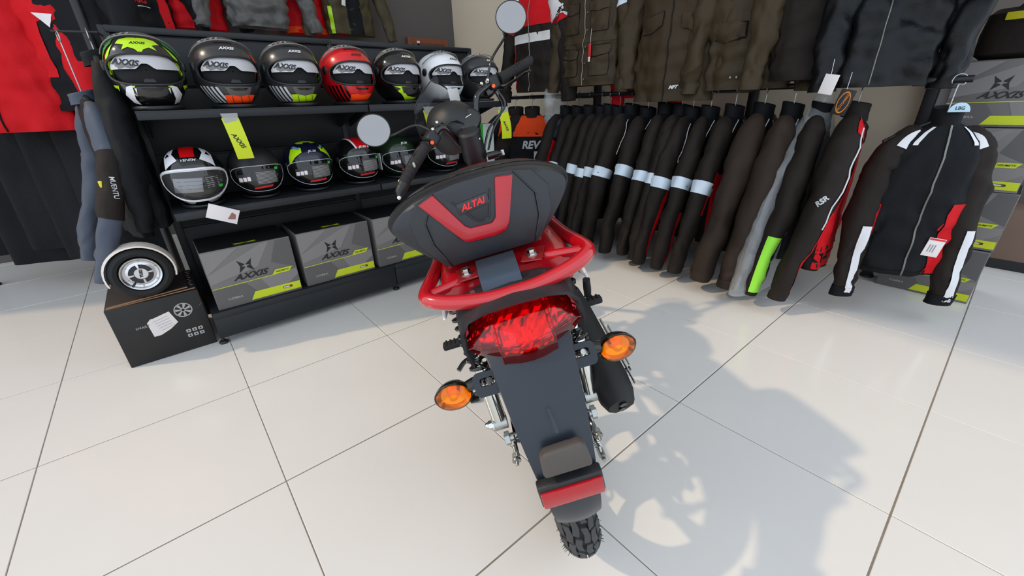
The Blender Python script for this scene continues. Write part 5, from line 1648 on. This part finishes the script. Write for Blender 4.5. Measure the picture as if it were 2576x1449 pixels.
# racing jacket in red, white and black
o, b, s, g, bv = up_(1.00, 1.10, 'black, red and white racing jacket behind the right mirror', 51, L=.72, flare=.22, body_m=F_BLK, collar_m=F_RED,
                     body_patches=((PI * 1.12, PI * 1.88, .10, .34, F_RED), (PI * 1.20, PI * 1.80, .40, .50, F_WHT)), zipm=M_ZIP)
for sd, so in zip((1, -1), s):
    surf_mesh(lambda u, v: g.sleeve(sd, u, v, .004), 0, 2 * PI, .06, .40, 20, 10, True).build('sleeve_panel', F_WHT, so, ang=80)
    surf_mesh(lambda u, v: g.sleeve(sd, u, v, .005), 0, 2 * PI, .38, .42, 20, 2, True).build('sleeve_trim', F_RED, so, ang=80)
wrap_text('SHARK', .13, bv, FRONT @ T(-.03, -.50, 0) @ RotM('Z', 14), M_WGL, o, .1, .05, .006)
wrap_poly(ngon(20, .035, -.07, -.20, 0, .030), bv, FRONT, M_WGL, o, 'emblem', .006)
bs = bvh_of([s[1]])
wrap_text('IXON', .11, bs, Mcols((1, 0, 0), (0, 0, 1), (0, -1, 0), (-.29, -.5, -.24)) @ RotM('Z', 55), M_BLACK_PRINT, s[1], .1, .03, .008)
bs0 = bvh_of([s[0]])
wrap_text('IXON', .11, bs0, Mcols((1, 0, 0), (0, 0, 1), (0, -1, 0), (.29, -.5, -.24)) @ RotM('Z', 55), M_BLACK_PRINT, s[0], .1, .03, .008)
MB().tube([g.body(PI * 1.25, v, .004) for v in [.5 + .45 * k / 10 for k in range(11)]], .003, 6).build('piping', F_RED, b)
# cargo jacket
o, b, s, g, bv = up_(.43, 1.12, 'black cargo jacket with four flap pockets and snap buttons', 52, L=.76, flare=.14, body_m=F_OLV, sleeve_m=F_OLV, collar_m=F_BLK, d=.95, zipm=M_ZIP,
                     band=(F_REFB, .40, .46))
for sx in (-1, 1):
    pocket(bv, o, sx * .115, -.36, .13, .15, F_OLV)
    flap(bv, o, sx * .115, -.285, .14, .05, F_OLV)
    pocket(bv, o, sx * .125, -.62, .14, .16, F_OLV)
    flap(bv, o, sx * .125, -.55, .15, .055, F_OLV, skew=.01 * sx)
for k in range(6):
    snap(bv, o, .02, -.22 - .1 * k)
for sx in (-1, 1):
    snap(bv, o, sx * .115, -.30)
surf_mesh(lambda u, v: g.body(u, v, .004), 0, 2 * PI, .58, .62, 48, 2, True).build('waist_band', F_OLV, b, ang=80)
MB().box((.075, -.115, -.55), (.020, .004, .085), bev=.001).build('red_tag', M_REDS, o)
MB().box((.075, -.118, -.60), (.016, .004, .030), bev=.001).build('tag_foot', M_CARD_W, o)
MB().tube([(.08, -.11, -.42), (.077, -.115, -.51)], .001, 5).build('tag_string', M_WHITE, o)
# red jacket squeezed behind
up_(.07, 1.03, 'red jacket squeezed between cargo jacket and long coat', 53, x=3.34, L=.74, w=.8, d=.45, flare=.05, body_m=F_RED)
# long coat
o, b, s, g, bv = up_(-.225, 1.005, 'long olive-black rain coat with slanted pocket flap and small white logo', 54, L=.92, sl=.80, flare=.10, w=1.12, body_m=F_OLV, collar_m=F_OLV, d=.9, name='rain_coat', cat='coat', zipm=F_BLK)
flap(bv, o, -.125, -.51, .15, .07, F_OLV, skew=.03)
flap(bv, o, .135, -.50, .14, .07, F_OLV, skew=-.02)
wrap_text('MFT', .058, bv, FRONT @ T(.06, -.84, 0), M_WGL, o, .5, .05, .008)
wrap_poly([(.115, -.40), (.21, -.40), (.20, -.36), (.12, -.36)][::-1], bv, FRONT, M_CARD_W, o, 'paper_tag', .014, .02)
MB().box((.03, -.125, -.33), (.075, .003, .06), RotM('Y', 12), bev=.001).build('paper_tag', M_CARD_W, o)
# crinkled jacket
o, b, s, g, bv = up_(-.655, 1.055, 'crinkled olive-black jacket with two snaps at the hem', 55, yaw=-80, L=.78, flare=.08, w=.95, body_m=F_OLV, collar_m=F_OLV, amp=2.2)
for x_ in (-.06, -.03):
    snap(bv, o, x_, -.72, .008)
flap(bv, o, -.1, -.50, .16, .07, F_OLV)
# red zip
o, b, s, g, bv = up_(-.985, 1.085, 'black jacket with red zip edge and white barcode tag', 56, yaw=-72, L=.76, flare=.08, w=.92, body_m=F_BLK, sleeve_m=F_OLV, collar_m=F_BLK, amp=1.6, zipm=F_RED, d=.8)
tg = MB().box((.10, -.115, -.60), (.048, .003, .15), RotM('Y', 6), bev=.001).build('barcode_tag', M_CARD_W, o)
for k in range(6):
    MB().box((.092 + .004 * k, -.1172, -.62), (.002, .0008, .02), RotM('Y', 6)).build('barcode', M_LBL, tg)
snap(bv, o, .14, -.70, .008)
# leather
o, b, s, g, bv = up_(-1.235, 1.045, 'smooth black leather jacket at the near end of the upper rail', 57, yaw=-66, L=.78, flare=.04, w=.78, body_m=F_LEA, collar_m=F_LEA, amp=1.8, d=.9)
MB().tube([g.body(PI * 1.42, v, .003) for v in [.1 + .88 * k / 20 for k in range(21)]], .003, 6).build('zip', M_ZIP, b)
t1 = empty('price_tag', T(2.96, -1.10, 1.06), 'blank white price tag dangling under the upper jackets', 'tag')
MB().box((0, 0, 0), (.003, .055, .08), RotM('X', 10), bev=.0008).build('card', M_CARD_W, t1)
MB().tube([(0, 0, .04), (.01, .005, .10)], .001, 5).build('string', M_WHITE, t1)
t2 = empty('oval_tag', T(2.99, -1.165, .985), 'black tag with an orange oval hanging near the leather jacket', 'tag')
TM = Mcols((0, -1, 0), (0, 0, 1), (-1, 0, 0), (0, 0, 0)) @ RotM('Z', -12)
MB().box((0, 0, 0), (.058, .105, .003), TM, bev=.001).build('card', M_BLACK_PRINT, t2)
ov = MB()
for k in range(28):
    a, b_ = 2 * PI * k / 28, 2 * PI * (k + 1) / 28
    ov.quad(*[(r * .022 * math.cos(q), r * .045 * math.sin(q), .002) for r, q in ((.86, a), (1.0, a), (1.0, b_), (.86, b_))])
ov.build('oval', mat('orange_print', (206, 120, 30), .6), t2, TM, smooth=False)
lettering('MOTORBIKE', .070, mat('orange_print', (206, 120, 30), .6), t2, TM @ T(0, 0, .0022) @ RotM('Z', 80), bold=.02)
MB().tube([(0, 0, .05), (.01, 0, .12)], .001, 5).build('string', M_WHITE, t2)
# nearer dark garment high up at the right edge
up_(-1.66, 1.42, 'black jacket high at the right edge above the carton stack', 58, yaw=-70, L=.52, sl=.44, flare=.12, body_m=F_BODY)

# ---------------------------------------------------------------- carton stack at the right
GS = 'stacked helmet cartons by the right wall'
CSM = lambda z, dy=0, dx=0, yaw=0: T(3.60 + dx, -1.61 + dy, z) @ RotM('Z', -90 + yaw)
helmet_carton(CSM(0), 'grey helmet carton at the bottom of the stack by the wall end', GS, W=.375, D=.29, H=.283)
helmet_carton(CSM(.286, -.005, .01), 'grey helmet carton second from the bottom of the wall stack', GS, W=.375, D=.29, H=.283)
helmet_carton(CSM(.572, .01, .0), 'grey helmet carton third from the bottom of the wall stack', GS, W=.375, D=.29, H=.283)
helmet_carton(CSM(.858, -.01, .012), 'grey helmet carton at the top of the wall stack', GS, W=.375, D=.29, H=.283)
bgp = empty('black_bag', T(3.74, -1.63, 1.145), 'black fabric bag with yellow edge on top of the carton stack', 'bag')
MB().loft([[V((hx * math.copysign(abs(math.cos(a)) ** .5, math.cos(a)), hy * math.copysign(abs(math.sin(a)) ** .5, math.sin(a)), z)) for a in [2 * PI * j / 32 for j in range(32)]]
           for hx, hy, z in ((.10, .15, 0), (.125, .175, .02), (.128, .178, .10), (.12, .17, .18), (.10, .15, .20))], True).build('body', F_BLK, bgp)
MB().box((-.126, -.02, .165), (.012, .26, .03), bev=.004).build('yellow_edge', mat('yellow_vinyl', (206, 196, 30), .5), bgp)
MB().box((-.128, -.10, .07), (.006, .06, .014), bev=.002).build('lime_mark', M_LIME, bgp)
MB().tube(smooth_path([(-.1, -.08, .19), (-.1, -.04, .23), (-.1, .04, .23), (-.1, .08, .19)], 4), .008, 8).build('handle', F_BLK, bgp)
bx = empty('brown_carton', T(4.42, -1.80, 0), 'brown and black carton standing beyond the stack at the right edge', 'carton')
MB().box((.12, -.12, .18), (.30, .34, .36), bev=.004).build('body', mat('brown_carton_card', (118, 96, 84), .7, var=.1), bx)
MB().box((-.031, -.12, .03), (.004, .34, .06)).build('dark_base', M_BOXT, bx)

# ---------------------------------------------------------------- garments beyond the left end of the display
lr = empty('clothes_rail', T(0, 0, 0), 'black free-standing clothes rail at the left edge of the picture', 'rack')
A_, B_ = V((-.85, 2.84, 0)), V((.50, 1.32, 0))
dL = (B_ - A_).normalized()
for zz in (1.055, 2.02):
    MB().tube([A_ + V((0, 0, zz)), B_ + V((0, 0, zz))], .014, 12).build('rail', M_RACK, lr)
for q in (A_ + dL * .53, B_):
    MB().tube([q, q + V((0, 0, 2.04))], .022, 12).build('post', M_RACK, lr)
    MB().lathe([(.0001, 0), (.036, 0), (.036, .010), (.024, .016), (.0001, .016)], 20, T(q)).build('foot', M_BLACK_PL, lr)
GLF = 'jackets on the left clothes rail'
def left(t, hem_z, label, seed, yaw=-30, L=.74, **kw):
    g = Garment(L=L, w=kw.pop('w', 1.0), d=kw.pop('d', .8), seed=seed, flare=kw.pop('flare', .2), sleeve_len=kw.pop('sl', .70), fwd=.03, amp=1.3)
    p = A_.lerp(B_, t)
    M = T(p.x, p.y, hem_z + L) @ RotM('Z', yaw)
    o, b, s, g = garment('hanging_jacket', M, label, 'jacket', GLF, g=g, **kw)
    hanger(M, 'hanger of the ' + label, 2.02 - hem_z - L + .016)
    return o, b, s, g
gR = Garment(L=.84, w=1.12, d=.9, seed=61, flare=.24, sleeve_len=.92, fwd=.08, amp=1.3, sr=1.15)
MR = T(.09, 1.52, 1.80) @ RotM('Z', -12)
o, b, s, g = garment('hanging_jacket', MR, 'bright red soft-shell jacket with white triangle patch at upper left', 'jacket', GLF, F_RED, g=gR, zipm=F_BODY)
hanger(MR, 'hanger of the bright red soft-shell jacket', .236)
bs = bvh_of([s[0]])
wrap_poly([(-.035, .025), (.035, .02), (.012, -.035)][::-1], bs, Mcols((1, 0, 0), (0, 0, 1), (0, -1, 0), (.30, -.5, -.36)), M_CARD_W, s[0], 'patch', .005, .02)
left(.80, 1.06, 'black jacket hanging right of the bright red jacket', 62, yaw=-24, body_m=F_BODY, d=.7, sleeve_patches=())
left(.93, 1.05, 'black jacket with red sleeve edge at the rail end', 63, yaw=-28, body_m=F_BODY, d=.6, body_patches=((PI * 1.2, PI * 1.45, .08, .8, F_RED),))
def trousers(t, label, seed, z=1.0, L=.74, yaw=-20):
    p = A_.lerp(B_, t)
    o = empty('riding_trousers', T(p.x, p.y, z) @ RotM('Z', yaw), label, 'trousers', 'trousers on the left clothes rail')
    def fn(u, v):
        hw = .15 + .035 * v
        hd = .045 + .02 * math.sin(PI * v)
        c, sn = math.cos(u), math.sin(u)
        pt = V((hw * c, hd * sn, -L * v))
        return pt + V((c * .3, sn, 0)) * (.016 * math.sin(u * 3 + seed + v) * min(1, v * 3) + .012 * noise.noise(pt * 7 + V((seed, 0, 0))))
    surf_mesh(fn, 0, 2 * PI, 0, 1, 40, 24, True, True).build('legs', F_BODY, o, ang=80)
    surf_mesh(lambda u, v: fn(u, v) * 1.0 + V((0, -.002 * 0, 0)), 0, 2 * PI, 0, .06, 40, 2, True).build('waistband', F_BODY, o, ang=80)
    for sx in (-.10, .10):
        MB().tube([(sx, 0, -.02), (sx, 0, .052)], .003, 6).build('clip', M_STEEL, o)
    return o
for k, (t, lab) in enumerate(((.36, 'black trousers by the left rail post'), (.46, 'black trousers second from the left rail post'), (.56, 'black trousers in the middle under the red jacket'),
                              (.66, 'black trousers under the right arm of the red jacket'), (.77, 'black trousers nearest the grey-blue jacket'), (.88, 'black trousers at the right end of the left rail'))):
    trousers(t, lab, 70 + k, z=1.0, L=.70 + .05 * (k % 3))

# jackets hung on the end of the shelving
ME2 = T(.515, .735, 1.225) @ RotM('Z', -90)
o, b, s, g = garment('hanging_coat', ME2, 'long black fleece coat hung on the shelving end', 'coat', 'coats on the shelving end', F_BODY,
                     g=Garment(L=.66, w=.62, d=.42, seed=81, flare=.02, sleeve_len=.60, fwd=.05, sr=.78), collar_h=.03, body_patches=((PI * 1.78, PI * 1.95, .12, .5, F_RED),))
hanger(ME2, 'white-hooked hanger of the long black fleece coat', .105, w=.10)
ME1 = T(.425, .80, 1.09) @ RotM('Z', -80)
o, b, s, g = garment('hanging_coat', ME1, 'grey-blue neoprene jacket with long drooping sleeve by the carton', 'jacket', 'coats on the shelving end', F_BODY, F_GRY, F_GRY,
                     g=Garment(L=.56, w=.80, d=.40, seed=82, flare=.06, sleeve_len=.64, fwd=.17, amp=.9, sr=.72), collar_h=.022)
surf_mesh(lambda u, v: g.sleeve(1, u, v, .003), 0, 2 * PI, .36, .66, 20, 12, True).build('black_forearm', F_BLK, s[0], ang=80)
bs = bvh_of(list(s[0].children))
_q = (RotM('Z', 80).to_3x3() @ V((.06, -1.0, 0))).normalized()
_p = (g.sleeve(1, 0, .52) + g.sleeve(1, PI, .52)) / 2
wrap_text('MUENTU', .085, bs, Mcols(V((0, 0, 1)).cross(_q), (0, 0, 1), _q, _p + _q * .3) @ T(.004, 0, 0) @ RotM('Z', -98), M_SIL, s[0], .1, .01, .003)
_h = bs.ray_cast(_p + _q * .3 + V((0, 0, .015)) - V((0, 0, 1)).cross(_q) * .030, -_q)[0]
if _h is not None:
    MB().box((0, 0, 0), (.012, .012, .026), T(_h + V((0, 0, .0))), bev=.003).build('yellow_tab', mat('yellow_tab', (220, 210, 30), .5), s[0])
hanger(ME1, 'hanger of the grey-blue neoprene jacket', .235, w=.10)
eh = empty('hook_bar', T(.47, .86, 1.325), 'short steel bar that carries the coats at the shelving end', 'hook')
MB().tube([(-.06, -.06, 0), (.075, -.10, 0), (.085, -.01, 0)], .004, 8).build('bar', M_BLACK_PL, eh)

# ---------------------------------------------------------------- jackets on the back wall above the display
GB = 'jackets on the back wall'
br_ = empty('wall_rail', T(0, 0, 0), 'dark rail along the back wall that carries jackets', 'rack')
MB().tube([(.3, 2.86, 2.62), (2.95, 2.86, 2.62)], .014, 12).build('rail', M_RACK, br_)
for xx in (.4, 1.6, 2.85):
    MB().box((xx, 2.98, 2.62), (.03, .24, .03), bev=.003).build('bracket', M_RACK, br_)
def back(x, hem_z, label, seed, L=.76, y=2.84, **kw):
    g = Garment(L=L, w=kw.pop('w', 1.0), d=kw.pop('d', .8), seed=seed, flare=kw.pop('flare', .25), sleeve_len=kw.pop('sl', .70), fwd=.03, amp=kw.pop('amp', 1.4))
    M = T(x, y, hem_z + L) @ RotM('Z', kw.pop('yaw', 0))
    o, b, s, g = garment('hanging_jacket', M, label, 'jacket', GB, g=g, **kw)
    hanger(M, 'hanger of the ' + label, 2.62 - hem_z - L + .016)
    return o, b, s, g
o, b, s, g = back(.72, 1.60, 'black jacket with red words above the left shelving corner', 91, body_m=F_BODY, w=1.2, body_patches=((PI * 1.75, PI * 1.86, .1, 1, F_RED),))
bv = bvh_of([b])
wrap_text('BERING', .16, bv, FRONT @ T(.06, -.58, 0), F_RED, o, .2, .03, .008)
for sx in (-.13, .10):
    MB().tube([bv.ray_cast(V((sx + .1 * k / 6 - .05, -.5, -.62)), V((0, 1, 0)))[0] + V((0, -.006, .006 * math.sin(k / 2))) for k in range(7)], .0025, 6).build('piping', F_PIPE, b)
back(1.16, 1.64, 'red and black jacket left of the crinkled grey jacket', 92, y=2.92, body_m=F_RED, sleeve_m=F_BODY, w=.9)
back(1.60, 1.66, 'crinkled silver-grey jacket above the helmet display', 93, body_m=F_CAM, amp=2.6, y=2.74, flare=.35, sl=.72, d=.9)
back(2.02, 1.66, 'red jacket with dark wedges right of the crinkled grey jacket', 94, y=2.92, body_m=F_RED, body_patches=((PI * 1.2, PI * 1.5, .3, .62, F_BODY), (PI * 1.05, PI * 1.95, .92, 1.0, F_ORG)), w=.85)
o, b, s, g = back(2.38, 1.66, 'olive satin jacket with narrow yellow panel above the display', 95, body_m=F_OLV2, y=2.80, flare=.30, sl=.74, body_patches=((PI * 1.18, PI * 1.26, .7, 1.0, M_LIME), (PI * 1.47, PI * 1.62, .3, 1, F_BODY)))
MB().box((.02, -.12, -.50), (.035, .003, .09), RotM('Y', 10), bev=.001).build('paper_tag', M_CARD_W, o)
